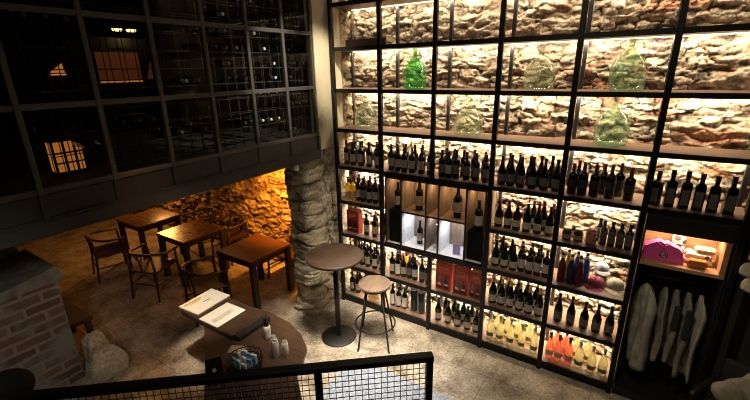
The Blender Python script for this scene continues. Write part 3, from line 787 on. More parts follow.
for x, z, lb in ((1.085, Z5, 'dark wine bottle standing alone in the wider amber compartment, upper left of cabinet'), (1.57, Z5, 'dark wine bottle standing alone in the amber compartment over the lilac card'), (1.10, cz0+.021, 'dark wine bottle standing alone in a white-lit lower compartment')):
    bo = place('dark', (x, .15, z+.002), 0); bo.scale = (1.2, 1.2, 1.22) if z > 1.2 else (1, 1, 1.0); tag(bo, lb, 'bottle', 'bottles displayed in the cabinet')
o = make_bottle('clear_bottle', PB, M['clear'], M['foilsil'], M['foilsil'], .30, .0375); o.location = (1.325, .15, cz0+.0225)
tag(o, 'clear glass bottle with silver label in the narrow lower cabinet compartment', 'bottle')
t = thing('price_card', 'small lilac card standing in white-lit cabinet compartment', 'card', (1.60, .10, cz0+.0215))
MB().box(-.045, .045, -.002, .002, .004, .125).build('card', M['purple'], t); MB().box(-.04, .04, -.012, .03, 0, .006).build('foot', M['clear'], t)
MB().box(-.012, .012, -.0035, -.002, .03, .095).build('print', plain('lilac_print', (.66, .56, .80), .7), t)

# red cartons
def carton(x, y, z, w, hgt, label, rz=0.0):
    t = thing('wine_carton', label, 'box', (x, y, z+.002), rz, 'red wine gift cartons')
    MB().box(-w/2, w/2, -.05, .05, 0, hgt, .003).build('carton', M['carton'], t)
    MB().box(-w*.46, w*.46, -.0515, -.0502, .01, hgt*.60).build('printed_panel', M['cartond'], t)
    b = MB()
    for sx, c_ in ((-.22, 0), (.22, 1)):
        b2 = MB(); s_ = w*.13
        b2.prism([(0, 0)], 0, 0) if False else None
        poly = [(-s_, .03), (s_, .03), (s_, hgt*.34), (s_*.4, hgt*.42), (s_*.35, hgt*.55), (-s_*.35, hgt*.55), (-s_*.4, hgt*.42), (-s_, hgt*.34)]
        vs = [(sx*w+px, -.0526, pz) for px, pz in poly]
        b2.add(vs, [tuple(range(8))]); b2.build('printed_bottle', M['foilblk'] if c_ else M['winered'], t)
        MB().box(sx*w-s_*.9, sx*w+s_*.9, -.0536, -.0530, .06, hgt*.24).build('printed_label', M['paper'] if c_ else M['script'], t)
    # looping script across the top of the carton
    pts = []
    for k in range(60):
        u = k/59
        pts.append((w*(-.22+.46*u)-.010*math.sin(u*44), -.0522, hgt*(.76+.05*u)+.016*math.cos(u*44)*(1 if k > 8 else 1.6)))
    MB().tube(pts, .0022, 4).build('script_lettering', M['script'], t)
carton(.145, .11, Z6, .19, .31, 'red carton with printed bottles standing on shelf in bay by pillar')
carton(1.465, .10, Z7, .19, .36, 'red wine carton below the cabinet, beside the second bay post, first of three')
carton(1.685, .10, Z7, .185, .36, 'red wine carton below the cabinet, middle of the three')
carton(1.868, .11, Z7, .145, .34, 'narrower red wine carton below the cabinet, last of the three', -.12)
# gift tubes
for i, x in enumerate((1.045, 1.155)):
    t = thing('gift_tube', ('blue-grey bottle tube on bottom shelf, nearer the white-labelled bottles', 'blue-grey bottle tube on bottom shelf, nearer the third bay')[i], 'tube', (x, .13, Z8+.002), 0, 'bottle tubes on the bottom shelf')
    MB().lathe([(.046, 0), (.048, .004), (.048, .30)], 18).build('tube', M['tube'], t)
    MB().lathe([(.049, .30), (.049, .33), (.044, .334)], 18).build('lid', M['foilsil'], t)
# jars, pouch, sleeved bottles and caps in the fifth bay
for i, (x, y, lb) in enumerate(((2.725, .09, 'squat brown jar by the post on the jar shelf'), (2.825, .10, 'squat brown jar standing in front beside the pink packet'), (2.79, .205, 'squat brown jar standing behind the two others'))):
    t = thing('preserve_jar', lb, 'jar', (x, y, Z5+.002), 0, 'brown jars')
    MB().lathe([(.036, 0), (.042, .008), (.043, .05), (.041, .085), (.033, .10), (.033, .105)], 18).build('jar_body', M['jar'], t)
    MB().lathe([(.036, .103), (.037, .124), (.030, .128)], 18).build('lid', M['lidm'], t)
    MB().lathe([(.0435, .025), (.0435, .065)], 14, a0=-PI/2-1.2, a1=-PI/2+1.2).build('label', M['papertan'], t)
t = thing('gift_packet', 'pink and red patterned paper packet among small dark bottles', 'packet', (2.935, .085, Z5+.002))
MB().box(-.045, .045, -.022, .022, 0, .12, .008).build('body', M['pouch'], t); MB().box(-.04, .04, -.006, .006, .118, .145, .002).build('folded_top', M['pouch'], t)
for i, (x, y, mt, cn) in enumerate(((2.722, .09, 'maroon', 'maroon'), (2.762, .19, 'yel', 'yellow'), (2.805, .09, 'navy', 'navy'), (2.845, .19, 'blue', 'blue'), (2.883, .09, 'maroon', 'dark maroon'), (2.928, .19, 'blue', 'bright blue'))):
    t = thing('sleeved_bottle', f'bottle in {cn} fabric sleeve with white collar, {ORD[i+1]} from the post', 'bottle', (x, y, Z6+.002), 0, 'bottles in coloured sleeves')
    MB().lathe([(.033, 0), (.037, .008), (.037, .17), (.028, .215), (.017, .25), (.016, .27)], 16).build('sleeve', M[mt], t)
    MB().lathe([(.0175, .262), (.021, .268), (.020, .285), (.0165, .29)], 14).build('collar', M['paperwhite'], t)
    MB().lathe([(.0145, .285), (.0145, .315), (.012, .318)], 12).build('stopper', M['foilblk'], t)
def cap(loc, mat, label, rz=0, s=1.0, group='baseball caps on the shelf', rx=0):
    t = thing('baseball_cap', label, 'cap', loc, rz, group); t.scale = (s, s, s); t.rotation_euler = (rx, 0, rz)
    pr = [(.092, 0), (.094, .02), (.090, .055), (.075, .088), (.045, .108), (.012, .116), (0, .117)]
    MB().lathe(pr, 22).build('crown', mat, t)
    vs = []; fs = []; n = 16
    for j in range(5):
        q = j/4
        for i in range(n+1):
            a = -PI/2-1.15+2.3*i/n
            r = .090+.075*q*math.cos((a+PI/2)*1.15)
            vs.append((r*math.cos(a), r*math.sin(a), .012-.022*q*q+.012*(1-abs(math.cos(a))*1.6)*0))
    for j in range(4):
        for i in range(n): fs.append((j*(n+1)+i, j*(n+1)+i+1, (j+1)*(n+1)+i+1, (j+1)*(n+1)+i))
    mb = MB(); mb.add(vs, fs, True); mb.add([(x, y, z-.004) for x, y, z in vs], [f[::-1] for f in fs], True)
    mb.build('brim', mat, t)
    MB().blob((0, 0, .118), (.009, .009, .005), 8, 6).build('button', mat, t)
    return t
cap((3.035, .16, Z6+.012), M['cappink'], 'dusty pink cap on the shelf between sleeved bottles and beige cap', -.1, .80)
cap((3.06, .315, Z6+.118), M['capgrey'], 'pale grey cap resting behind the dusty pink cap', .3, .70)
cap((3.197, .20, Z6+.012), M['capbeige'], 'beige cap on the shelf beside the tall end post', .1, .84)
o = MB().box(-.06, .06, -.04, .04, 0, .095, .01).build('folded_cloth', M['capbeige'], None, (3.06, .335, Z6+.002)); tag(o, 'small folded beige cloth under the pale grey cap', 'cloth')
# ------------------------------------------------------------------ WARDROBE BAY
wx0, wx1 = 5*W+.03, 6*W-.025
wd = thing('wardrobe_unit', 'black open wardrobe under the square bottles with an orange-lit cubby', 'wardrobe', (wx0, 0, 0))
ww = wx1-wx0
MB().box(0, ww, .34, .36, .0, 1.91).build('back_panel', M['darkpanel'], wd)
MB().box(0, .014, .005, .34, 0, 1.91).build('side_panel', M['darkpanel'], wd); MB().box(ww-.014, ww, .005, .34, 0, 1.91).build('side_panel', M['darkpanel'], wd)
MB().box(0, ww, -.012, .005, 1.755, 1.912).build('fascia', M['darkpanel'], wd)
MB().box(0, ww, -.022, -.012, 1.885, 1.905).build('metal_rail', M['steelgrey'], wd)
MB().box(.014, ww-.014, .005, .34, 1.435, 1.462).build('cubby_board', M['cubby'], wd)
MB().box(.014, ww-.014, -.006, .005, 1.432, 1.464).build('cubby_lip', M['cubby'], wd)
MB().box(ww-.05, ww-.014, .0, .33, 1.463, 1.752).build('cubby_side', M['cubby'], wd)
MB().box(.015, ww-.051, .325, .339, 1.463, 1.752).build('cubby_back', M['cubby'], wd)
MB().box(0, ww, -.01, .34, 0, .09).build('plinth', M['darkpanel'], wd)
MB().tube([(.014, .17, 1.27), (ww-.014, .17, 1.27)], .010, 10).build('clothes_rail', M['steelgrey'], wd)
area('cubby_lamp', ((wx0+wx1)/2, .16, 1.745), .45, .04, 4.2, (1, .74, .46), (0, .05, -1))
# pink folded shirt
t = thing('folded_shirt', 'pink folded shirt with a round emblem standing in the lit cubby', 'shirt', (wx0+.17, .10, 1.466))
poly = [(-.145, .0), (.150, .0), (.155, .03), (.135, .105), (.105, .135), (.05, .155), (.03, .172), (.0, .160), (-.03, .178), (-.06, .165), (-.11, .135), (-.14, .115)]
vs = [(x, -.03-.02*(.17-z), z) for x, z in poly]+[(x*1.0, .10, z*.9) for x, z in poly]; n = len(poly)
mb = MB(); mb.add(vs, [tuple(range(n)), tuple(range(2*n-1, n-1, -1))]+[(i, n+i, n+(i+1) % n, (i+1) % n) for i in range(n)]); mb.build('shirt_body', M['pink'], t)
mb = MB(); mb.tube([(-.05, -.036, .165), (-.02, -.04, .145), (.005, -.04, .115), (.01, -.04, .145), (.035, -.036, .163)], .006, 6); mb.build('collar', M['pink'], t)
e = MB().add([(.005+.032*math.cos(2*PI*i/20), -.0352, .060+.030*math.sin(2*PI*i/20)) for i in range(20)], [tuple(range(20))]).build('emblem', M['emblem'], t)
mb = MB()
for zz, hw in ((.072, .012), (.060, .014), (.048, .012)): mb.box(.005-hw, .005+hw, -.0366, -.0358, zz-.003, zz+.003)
mb.tube([(.005+.024*math.cos(2*PI*i/24), -.0362, .060+.022*math.sin(2*PI*i/24)) for i in range(24)], .0016, 4, closed=True); mb.build('emblem_mark', M['emblemw'], e)
# leather pouch, spotted cloth
t = thing('leather_pouch', 'tan leather pouch lying in the lit cubby', 'pouch', (wx0+.415, .075, 1.466))
MB().box(-.068, .068, -.035, .035, 0, .068, .014).build('body', M['leather'], t); MB().box(-.062, .062, -.0375, -.035, .034, .066, .001).build('flap', M['leather'], t); MB().blob((0, -.039, .036), (.005, .003, .005), 8, 6).build('stud', M['foilgold'], t)
t = thing('folded_fabric', 'cream fabric with black spots folded behind the tan pouch', 'fabric', (wx0+.44, .18, 1.466))
MB().box(-.12, .085, -.055, .055, 0, .05, .016).build('lower_fold', M['spotcloth'], t); MB().box(-.115, .08, -.05, .05, .051, .105, .018).build('upper_fold', M['spotcloth'], t); MB().box(-.05, .10, -.04, .04, .106, .15, .016).build('top_fold', M['capw'], t)
t = thing('folded_fabric', 'brown and black patterned fabric folded beside the pink shirt', 'fabric', (wx0+.30, .255, 1.466))
MB().box(-.075, .03, -.05, .06, 0, .11, .016).build('lower_fold', M['cowhide'], t); MB().box(-.07, .03, -.04, .05, .111, .19, .016).build('upper_fold', M['cowhide'], t)
# hanging garments, seen along their edges
def garment(x, mat, label, L=.80, th=.05, wdt=.30, mat2=None, rz=0.0):
    t = thing('hanging_garment', label, 'garment', (x, .17, 1.27), rz, 'garments on the wardrobe rail')
    ztop = -.10
    g = random.Random(int(x*1000)); nyy, nzz = 14, 22
    sides = []
    for sgn in (-1, 1):
        rows = []
        for j in range(nzz):
            v = j/(nzz-1); z = ztop-L*v
            half = wdt*(.16+.84*min(1, v*5.0)**.6) if v < .2 else wdt*(1+.06*math.sin(v*5+x*9))
            half = min(half, wdt*1.05)
            rows.append([(sgn*(th*.5*(.25+.75*min(1, v*4)))*(.7+.45*math.sin(k*1.25+v*2+x*20))+.014*math.sin(v*7+k*.6+x*13), -half/2*1.0+half*k/(nyy-1)-.02*v, z-.02*math.sin(k*.8+x*7)*v) for k in range(nyy)])
        sides.append(rows)
    vs = [p for s_ in sides for r_ in s_ for p in r_]; fs = []
    idx = lambda s_, j, k: s_*nyy*nzz+j*nyy+k
    for s_ in (0, 1):
        for j in range(nzz-1):
            for k in range(nyy-1):
                q = (idx(s_, j, k), idx(s_, j, k+1), idx(s_, j+1, k+1), idx(s_, j+1, k)); fs.append(q if s_ else q[::-1])
    for j in range(nzz-1):
        for k in (0, nyy-1):
            q = (idx(0, j, k), idx(1, j, k), idx(1, j+1, k), idx(0, j+1, k)); fs.append(q if k == 0 else q[::-1])
    for k in range(nyy-1):
        fs.append((idx(0, 0, k), idx(0, 0, k+1), idx(1, 0, k+1), idx(1, 0, k)))
        fs.append((idx(0, nzz-1, k), idx(1, nzz-1, k), idx(1, nzz-1, k+1), idx(0, nzz-1, k+1)))
    MB().add(vs, fs, True).build('cloth', mat, t)
    if mat2:
        MB().box(-th*.75, th*.75, -wdt*.56, -wdt*.40, ztop-L*.52, ztop-L*.14, .012).build('pocket_panel', mat2, t)
    mb = MB(); mb.tube([(0, .0, .016), (0, .016, .008), (0, .012, -.012), (0, 0, -.03), (0, 0, -.06), (0, -.10, -.13)], .003, 5); mb.tube([(0, 0, -.06), (0, .10, -.13)], .003, 5); mb.build('hanger', M['wire'], t)
    return t
gx = [3.450, 3.598, 3.682, 3.766, 3.850]
garment(gx[0], M['linen'], 'broad pale linen garment hanging first on the rail, beside the tall post', .88, .070, .27, None, .48)
garment(gx[1], M['linen2'], 'pale garment hanging second on the wardrobe rail', .70, .036, .25, None, .10)
garment(gx[2], M['linen2'], 'dark-panelled garment with pale shoulder, middle of the wardrobe rail', .66, .036, .25, M['darkcloth'], .10)
garment(gx[3], M['linen2'], 'garment with black upper panel hanging fourth on the rail', .78, .036, .26, M['darkcloth'], .12)
garment(gx[4], M['linen'], 'pale garment hanging last on the rail, away from the tall post', .80, .040, .26, None, .12)
# dark end wall and cap stand
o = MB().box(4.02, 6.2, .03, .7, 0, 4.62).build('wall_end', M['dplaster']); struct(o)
t = thing('cap_stand', 'thin dark stand carrying a column of pale caps past the wardrobe', 'stand', (4.10, -.13, 0))
MB().box(-.03, .03, .13, .155, .0, 1.84, .003).build('pole', M['steel'], t)
b = MB()
for z in (1.72, 1.60, 1.48): b.tube([(0, .135, z-.012), (-.0, -.06, z-.012)], .005, 6)
b.build('pegs', M['steel'], t)
for z, nm in ((1.72, 'top'), (1.60, 'middle'), (1.48, 'lowest')):
    c_ = cap((4.06 if nm != 'middle' else 4.03, -.20, z), M['capw'], f'cream cap on the dark stand past the wardrobe, {nm} of three', .9, .80, 'cream caps on the stand')
# draped chair at the right edge
t = thing('armchair', 'dark armchair past the wardrobe, mostly in shadow', 'chair', (4.16, -.42, 0), -.5)
for sx in (-.22, .22):
    for sy in (-.2, .2): MB().tube([(sx, sy, 0), (sx*.95, sy*.95, .42)], [.014, .02], 8).build('leg', M['legwood'], t)
MB().box(-.25, .25, -.24, .24, .42, .47, .015).build('seat', M['darkcloth'], t)
MB().box(-.25, .25, .20, .26, .47, .80, .02).build('backrest', M['darkcloth'], t)
for sx in (-.26, .26): MB().box(sx-.02, sx+.02, -.22, .22, .60, .64, .01).build('arm', M['legwood'], t)
t2 = thing('folded_coat', 'pale crumpled coat lying on the dark armchair', 'coat', (4.16, -.44, .472), -.5)
MB().blob((0, -.02, .20), (.17, .15, .22), 30, 18, .13, 4, zmin=.0).build('coat_body', M['linen2'], t2)
MB().blob((-.08, -.13, .26), (.12, .07, .10), 18, 10, .14, 6, zmin=.02).build('sleeve', M['linen2'], t2)

# ------------------------------------------------------------------ FURNITURE
def square_table(name, x, y, mat, label, s=.73, hgt=.75):
    t = thing(name, label, 'table', (x, y, 0), 0, 'square tables under the gallery')
    h_ = s/2
    MB().box(-h_, h_, -h_, h_, hgt-.035, hgt, .006).build('tabletop', mat, t)
    b = MB(); k = h_-.05
    b.box(-k, k, -k-.01, -k+.012, hgt-.115, hgt-.036); b.box(-k, k, k-.012, k+.01, hgt-.115, hgt-.036)
    b.box(-k-.01, -k+.012, -k, k, hgt-.115, hgt-.036); b.box(k-.012, k+.01, -k, k, hgt-.115, hgt-.036); b.build('apron', M['legwood'], t)
    for sx in (-1, 1):
        for sy in (-1, 1):
            MB().box(sx*(h_-.045)-.036, sx*(h_-.045)+.036, sy*(h_-.045)-.036, sy*(h_-.045)+.036, 0, hgt-.036, .004).build('leg', M['legwood'], t)
square_table('square_table', -3.77, -.62, M['tablewood'], 'wooden square table deepest under the gallery, half hidden by the beam')
square_table('square_table', -2.555, -.61, M['tablewood'], 'wooden square table with a bright golden reflection on its top')
square_table('square_table', -1.165, -.54, M['redwood'], 'dark red-brown square table beside the stone pillar')
def armchair(x, y, rz, label):
    t = thing('wooden_armchair', label, 'chair', (x, y, 0), rz, 'wooden armchairs under the gallery')
    # front is -Y local
    for sx in (-1, 1):
        MB().tube([(sx*.25, -.23, 0), (sx*.235, -.215, .44), (sx*.245, -.20, .655)], [.014, .019, .014], 8).build('leg', M['chairwood'], t)
        MB().tube([(sx*.225, .245, 0), (sx*.21, .20, .43), (sx*.20, .215, .70)], [.014, .019, .015], 8).build('leg', M['chairwood'], t)
    MB().prism([(-.245, -.235), (.245, -.235), (.225, .19), (.12, .215), (-.12, .215), (-.225, .19)], .425, .450).build('seat', M['chairwood'], t)
    pts = []
    for i in range(19):
        a = PI+ (i/18)*-PI
        pts.append((.285*math.cos(a), -.02+.265*max(0, math.sin(a))-(.20 if i in (0, 18) else 0), .665+.055*max(0, math.sin(a))))
    MB().tube(pts, [.016]+[.018]*17+[.016], 8).build('armrest', M['chairwood'], t)
    MB().tube([(0, .205, .45), (0, .243, .71)], .013, 6).build('back_splat', M['chairwood'], t)
    MB().tube([(-.07, .243, .715), (-.02, .21, .60)], .009, 6).build('splat_branch', M['chairwood'], t); MB().tube([(.07, .243, .715), (.02, .21, .60)], .009, 6).build('splat_branch', M['chairwood'], t)
    b = MB()
    for sx in (-1, 1): b.tube([(sx*.24, -.22, .24), (sx*.215, .215, .24)], .009, 6)
    b.tube([(-.215, .215, .24), (.215, .215, .24)], .009, 6); b.build('stretcher', M['chairwood'], t)
    return t
armchair(-3.72, -1.36, PI-.25, 'dark wooden armchair pulled out from the table deepest under the gallery')
armchair(-2.52, -1.30, PI+.35, 'dark wooden armchair standing before the table with golden reflection')
armchair(-1.38, -1.22, PI-.3, 'dark wooden armchair standing before the dark red table, behind the menus')
armchair(-2.50, .06, 0, 'wooden armchair on the wall side of the table with golden reflection')
armchair(-3.22, .05, -.1, 'wooden armchair near the wall between the two deeper tables')
armchair(-1.12, .07, .0, 'wooden armchair on the wall side of the dark red table')
# low dark bench by the brick wall
t = thing('low_bench', 'low dark wooden bench tucked behind the brick wall', 'bench', (-2.22, -2.62, 0))
MB().box(-.34, .34, -.24, .24, .385, .43, .006).build('bench_top', M['legwood'], t)
for sx in (-1, 1):
    for sy in (-1, 1): MB().box(sx*.29-.03, sx*.29+.03, sy*.19-.03, sy*.19+.03, 0, .385, .003).build('leg', M['legwood'], t)
MB().bar((-.26, .19, .13), (.26, .19, .13), .02, .03).build('stretcher', M['orangerim'], t)
# brick parapet, cap and boulders
o = MB().box(-1.83, -1.48, -6.2, -2.72, 0, 1.17).build('wall_brick', M['brick']); struct(o, 'old brick parapet wall with grey mortar', 'wall')
b = MB(); b.prismx([(-6.2, 1.171), (-2.70, 1.171), (-2.66, 1.20), (-2.70, 1.33), (-3.3, 1.22), (-6.2, 1.20)], -2.25, -1.465)
o = b.build('trim_3', M['cement']); struct(o, 'grey cement capping on the brick parapet', 'capping')
o = MB().box(-3.3, -2.27, -6.2, -2.75, 0, 1.34).build('trim_4', M['cement']); struct(o)
def boulder(name, c_, r_, seed, label, k):
    nu, nv = 44, 26
    A, T_ = np.meshgrid(np.linspace(0, 2*PI, nu, endpoint=False), np.linspace(.001, PI-.001, nv))
    d = np.stack([np.sin(T_)*np.cos(A), np.sin(T_)*np.sin(A), np.cos(T_)], -1)
    sq = np.sign(d)*np.abs(d)**.8
    n_ = .8+.4*fbm(A*2+seed, T_*3, seed)+.18*np.sin(3*A+seed)*np.sin(T_)
    n_[:, :] = n_*1.0
    # blend the seam
    wv = np.clip(1-np.arange(nu)/6, 0, 1); n_ = n_*(1-wv)+n_[:, -1:]*wv
    P = np.array(c_)+sq*np.array(r_)*n_[..., None]; P[..., 2] = np.maximum(P[..., 2], .0)
    cc = np.array([.58, .52, .40])*(.6+.7*fbm(A*6, T_*9, seed+4))[..., None]
    ob = grid_obj(name, P-np.array([c_[0], c_[1], 0]), cc, M['pale'], wrap=True); ob.location = (c_[0], c_[1], 0)
    tag(ob, label, 'rock')
boulder('boulder', (-1.33, -2.54, .08), (.16, .16, .25), 5, 'large pale boulder on the floor against the end of the brick wall', 0)
boulder('boulder', (-1.67, -2.50, .12), (.105, .12, .22), 9, 'smaller cream boulder behind the large one, touching the low bench', 0)

# high table and stool
t = thing('high_table', 'round walnut high table on a black pedestal', 'table', (.45, -.72, 0))
MB().lathe([(.325, 1.065), (.335, 1.07), (.335, 1.095), (.33, 1.10), (0, 1.10)], 48).build('tabletop', M['walnut'], t)
MB().lathe([(0, 1.058), (.318, 1.058), (.318, 1.0655)], 40).build('underframe', M['steel'], t)
MB().lathe([(.215, 0), (.215, .008), (.20, .016), (.035, .028)], 40).build('base', M['rubber'], t)
MB().lathe([(.03, .02), (.03, 1.06)], 20).build('pole', M['rubber'], t)
t = thing('bar_stool', 'bar stool with pale round wooden seat beside the high table', 'stool', (.88, -.55, 0))
MB().lathe([(0, .745), (.175, .745), (.19, .755), (.19, .775), (.18, .785), (0, .783)], 36).build('seat', M['stoolwood'], t)
MB().lathe([(0, .728), (.17, .728), (.17, .744)], 30).build('seat_frame', M['steel'], t)
for fx, fyv in ((-.07, -.295), (.274, -.125), (.088, .285), (-.30, .144)):
    MB().tube([(fx*.45, fyv*.45, .735), (fx*.92, fyv*.92, .03), (fx*.95, fyv*.95, 0)], .0105, 8).build('leg', M['steel'], t)
MB().tube([(.235*math.cos(2*PI*i/32), .235*math.sin(2*PI*i/32), .255) for i in range(32)], .009, 8, closed=True).build('footrest', M['steel'], t)
# rug
o = MB().box(.85, 3.2, -2.3, -.93, .001, .009, .003).build('rug', M['rug']); tag(o, 'pale blue-grey woven rug on the stone floor behind the railing', 'rug')

# long round-ended table with its things
t = thing('long_table', 'long dark wooden table with a rounded end behind the railing', 'table', (.55, -2.05, 0))
poly = [(-.28, -1.93), (-.22, -1.72), (-.05, -1.60), (.25, -1.565), (.55, -1.59), (.78, -1.67), (.95, -1.78), (1.04, -1.93), (1.10, -2.07), (1.40, -2.31), (1.47, -2.40), (1.02, -2.75), (.83, -2.75), (.48, -2.49), (-.20, -2.02)]
MB().prism([(x-.55, y+2.05) for x, y in poly], .705, .75).build('tabletop', M['longwood'], t)
MB().prism([((x-.55)*.97, (y+2.05)*.97) for x, y in poly], .68, .704).build('edge_band', M['legwood'], t)
for x, y in ((-.08, -1.85), (.80, -1.85), (.75, -2.55), (1.22, -2.36)): MB().box(x-.55-.035, x-.55+.035, y+2.05-.035, y+2.05+.035, 0, .68, .004).build('leg', M['legwood'], t)
TZ = .7515
# menu box lying on the table end
t = thing('menu_box', 'flat brown wooden box under two menus, overhanging the table edge', 'box', (-.10, -1.86, TZ))
MB().box(-.40, .40, -.215, .215, .0, .05, .004).build('box_body', M['walnut'], t)
MB().box(.401, .47, -.19, .19, 0, .048, .003).build('shaded_end', M['rubber'], t)  # black block stands in for the box end lying in shade
zt = TZ+.0575
t = thing('menu_booklet', 'white menu booklet with ochre print on the outer end of the box', 'menu', (-.415, -1.845, zt-.0055), .06)
MB().box(-.15, .15, -.21, .20, 0, .014, .002).build('cover', M['kraft'], t); MB().box(-.147, .15, -.207, .20, .0145, .022, .001).build('pages', M['paperwhite'], t)
b = MB(); b.box(-.11, -.085, -.185, .02, .0222, .0230); b.box(-.075, -.06, -.14, .0, .0222, .0230); b.build('ochre_band', M['ochre'], t)
b = MB(); b.box(.0, .012, -.03, .06, .0222, .0229); b.box(.03, .036, -.01, .04, .0222, .0229); b.build('printed_lines', M['ink'], t)
t = thing('menu_sheet', 'white menu sheet with printed text lines, nearer the sauce bottle', 'menu', (-.06, -1.90, zt-.0055), .03)
MB().box(-.145, .135, -.168, .175, 0, .004, .001).build('sheet', M['paperwhite'], t)
b = MB()
for k in range(7): b.box(-.005+.009*k-.0025, -.005+.009*k, -.13, .12-.02*(k % 3), .0042, .0048)
b.build('printed_lines', M['ink'], t)
# sauce bottle, ceramic jars
t = thing('sauce_bottle', 'dark-topped bottle with white label standing on the long table', 'bottle', (.547, -1.87, TZ))
MB().lathe([(.030, 0), (.034, .006), (.034, .115), (.026, .135)], 18).build('body', M['ceramic'], t)
MB().lathe([(.0255, .134), (.019, .155), (.017, .175)], 16).build('neck', M['winered'], t)
MB().lathe([(.022, .172), (.023, .205), (.018, .215)], 16).build('cap', M['foilblk'], t)
MB().lathe([(.0348, .02), (.0348, .10)], 16, a0=-PI, a1=.4).build('label', M['paperwhite'], t)
for i, (x, y, hgt, lb) in enumerate(((.75, -1.975, .17, 'white ceramic shaker behind, closest to the sauce bottle'), (.812, -2.015, .19, 'tallest white ceramic shaker in the middle of the table group'), (.865, -1.955, .15, 'white ceramic shaker nearest the rounded table edge'))):
    t = thing('ceramic_shaker', lb, 'shaker', (x, y, TZ), 0, 'white shakers on the long table')
    MB().lathe([(.024, 0), (.027, .006), (.027, hgt*.8), (.022, hgt*.92)], 16).build('body', M['ceramic'], t)
    MB().lathe([(.0225, hgt*.915), (.021, hgt*.98), (.012, hgt)], 16).build('cap', M['foilsil'], t)
t = thing('wire_basket', 'round black wire basket holding blue and white packets', 'basket', (.675, -2.24, TZ))
R = .15
b = MB()
for z, r in ((.006, R*.85), (.04, R*.95), (.085, R)): b.tube([(r*math.cos(2*PI*i/32), r*math.sin(2*PI*i/32), z) for i in range(32)], .005, 6, closed=True)
for i in range(24):
    a = 2*PI*i/24; b.tube([(R*.85*math.cos(a), R*.85*math.sin(a), .006), (R*math.cos(a), R*math.sin(a), .085)], .003, 5)
b.build('wire_side', M['wire'], t); MB().lathe([(0, .002), (R*.86, .002), (R*.86, .006), (0, .006)], 30).build('bottom', M['wire'], t)
g = random.Random(3)
for i in range(9):
    x = .675-.06+.06*(i % 3); y = -2.24-.055+.055*(i//3)
    mt = ('pkblue', 'pkwhite', 'pkwhite')[(i+i//3) % 3]
    t = thing('sugar_packet', f"{'blue' if mt == 'pkblue' else 'white'} packet standing in the wire basket, {ORD[i % 3+1]} in {['railing-side', 'middle', 'far'][i//3]} row", 'packet', (x, y, TZ+.011), g.uniform(-.3, .3), 'packets in the wire basket')
    MB().prism([(-.024, -.011), (.024, -.011), (.024, .009), (-.024, .009)], 0, .080+.02*g.random()).build('packet', M[mt], t)
    MB().box(-.018, .018, -.0125, -.0112, .02, .055).build('printed_patch', M['pkwhite'] if mt == 'pkblue' else M['pkblue'], t)
o = MB().box(-.075, .075, -.05, .05, 0, .003, .0005).build('kraft_card', M['kraft'], None, (.44, -2.13, TZ), .5); tag(o, 'kraft paper card lying beside the wire basket', 'card')
t = thing('tent_card', 'black folded tent card with pale printed shapes near the railing', 'card', (.585, -2.46, TZ), .95)
b = MB(); b.prismx([(-.07, 0), (-.055, 0), (0, .17), (.055, 0), (.07, 0), (.005, .20), (-.005, .20)], -.06, .06); b.build('card', M['rubber'], t)
b = MB()
def onface(u, v): # point on the sloping front face
    return (u, -.0715+.0665*v/.2*1.0, v)
for cu, cv, rr_ in ((-.02, .05, .022), (.03, .06, .018), (.0, .11, .016)): b.add([onface(cu+rr_*math.cos(2*PI*i/10), cv+rr_*1.2*math.sin(2*PI*i/10)) for i in range(10)], [tuple(range(10))])
b.build('printed_shapes', M['pkwhite'], t)

# railing in the foreground
Pl, Pe = Vector((.84, -3.67, 1.70)), Vector((2.43, -2.35, 1.70))
dr = (Pe-Pl).normalized(); P0 = Pl-dr*.9
ang = math.atan2(dr.y, dr.x)
ra = thing('railing', 'black steel railing with square wire mesh in front of the tables', 'railing', (P0.x, P0.y, .75), ang)
LR = (Pe-P0).length; HR = .95
MB().box(0, LR, -.025, .025, HR-.035, HR, .004).build('top_rail', M['steel'], ra)
MB().box(0, LR, -.015, .015, .06, .09, .003).build('bottom_rail', M['steel'], ra)
for x in (.02, .83, LR-.60, LR-.019):
    MB().box(x-.018, x+.018, -.018, .018, 0, HR-.034, .003).build('post', M['steel'], ra)
b = MB(); k = 0; x = .04
while x < LR-.04:
    b.box(x-.0016, x+.0016, -.0016, .0016, .09, HR-.036); x += .034
z = .115
while z < HR-.04:
    b.box(.02, LR-.02, .0016, .0046, z-.0016, z+.0016); z += .034
b.build('wire_mesh', M['wire'], ra)
nrm = Vector((dr.y, -dr.x, 0))
pl = [P0-dr*.2, Pe, Pe+nrm*2.2, P0+nrm*2.2-dr*.2]
b = MB(); b.prism([(p.x-nrm.x*.03*0, p.y) for p in (pl[0]-nrm*.06, pl[1]-nrm*.06+dr*.05, pl[2]+dr*.05, pl[3])], .60, .749); o = b.build('floor_landing', M['dplaster']); struct(o)
# rounded black newel at the bottom left corner
t = thing('newel_post', 'black newel post with round top in front of the brick wall', 'post', (.69, -3.62, .7515))
MB().lathe([(.03, 0), (.03, .86)], 16).build('shaft', M['rubber'], t)
MB().blob((0, 0, .875), (.115, .115, .085), 24, 14).build('round_top', M['darkshade'], t)

# spotlight under the gallery beam, wall lamp and candle bowl
t = thing('spotlight', 'small white spotlight fixed under the gallery beam next to the pillar', 'spotlight', (-.06, -.70, 2.104))
MB().lathe([(.022, -.075), (.030, -.07), (.030, -.015), (.012, -.006), (.012, 0)], 16).build('body', M['ceramic'], t); MB().lathe([(0, -.076), (.022, -.0755)], 14).build('lens', M['bulbw'], t)
t = thing('wall_lamp', 'warm wall lamp on the stone wall far under the gallery', 'lamp', (-4.6, .27, 1.36))
MB().lathe([(0, 0), (.06, .01), (.075, .16), (.05, .2)], 18).build('lamp_shade', M['lampglow'], t); MB().box(-.03, .03, .0, .20, .06, .10).build('bracket', M['steel'], t)

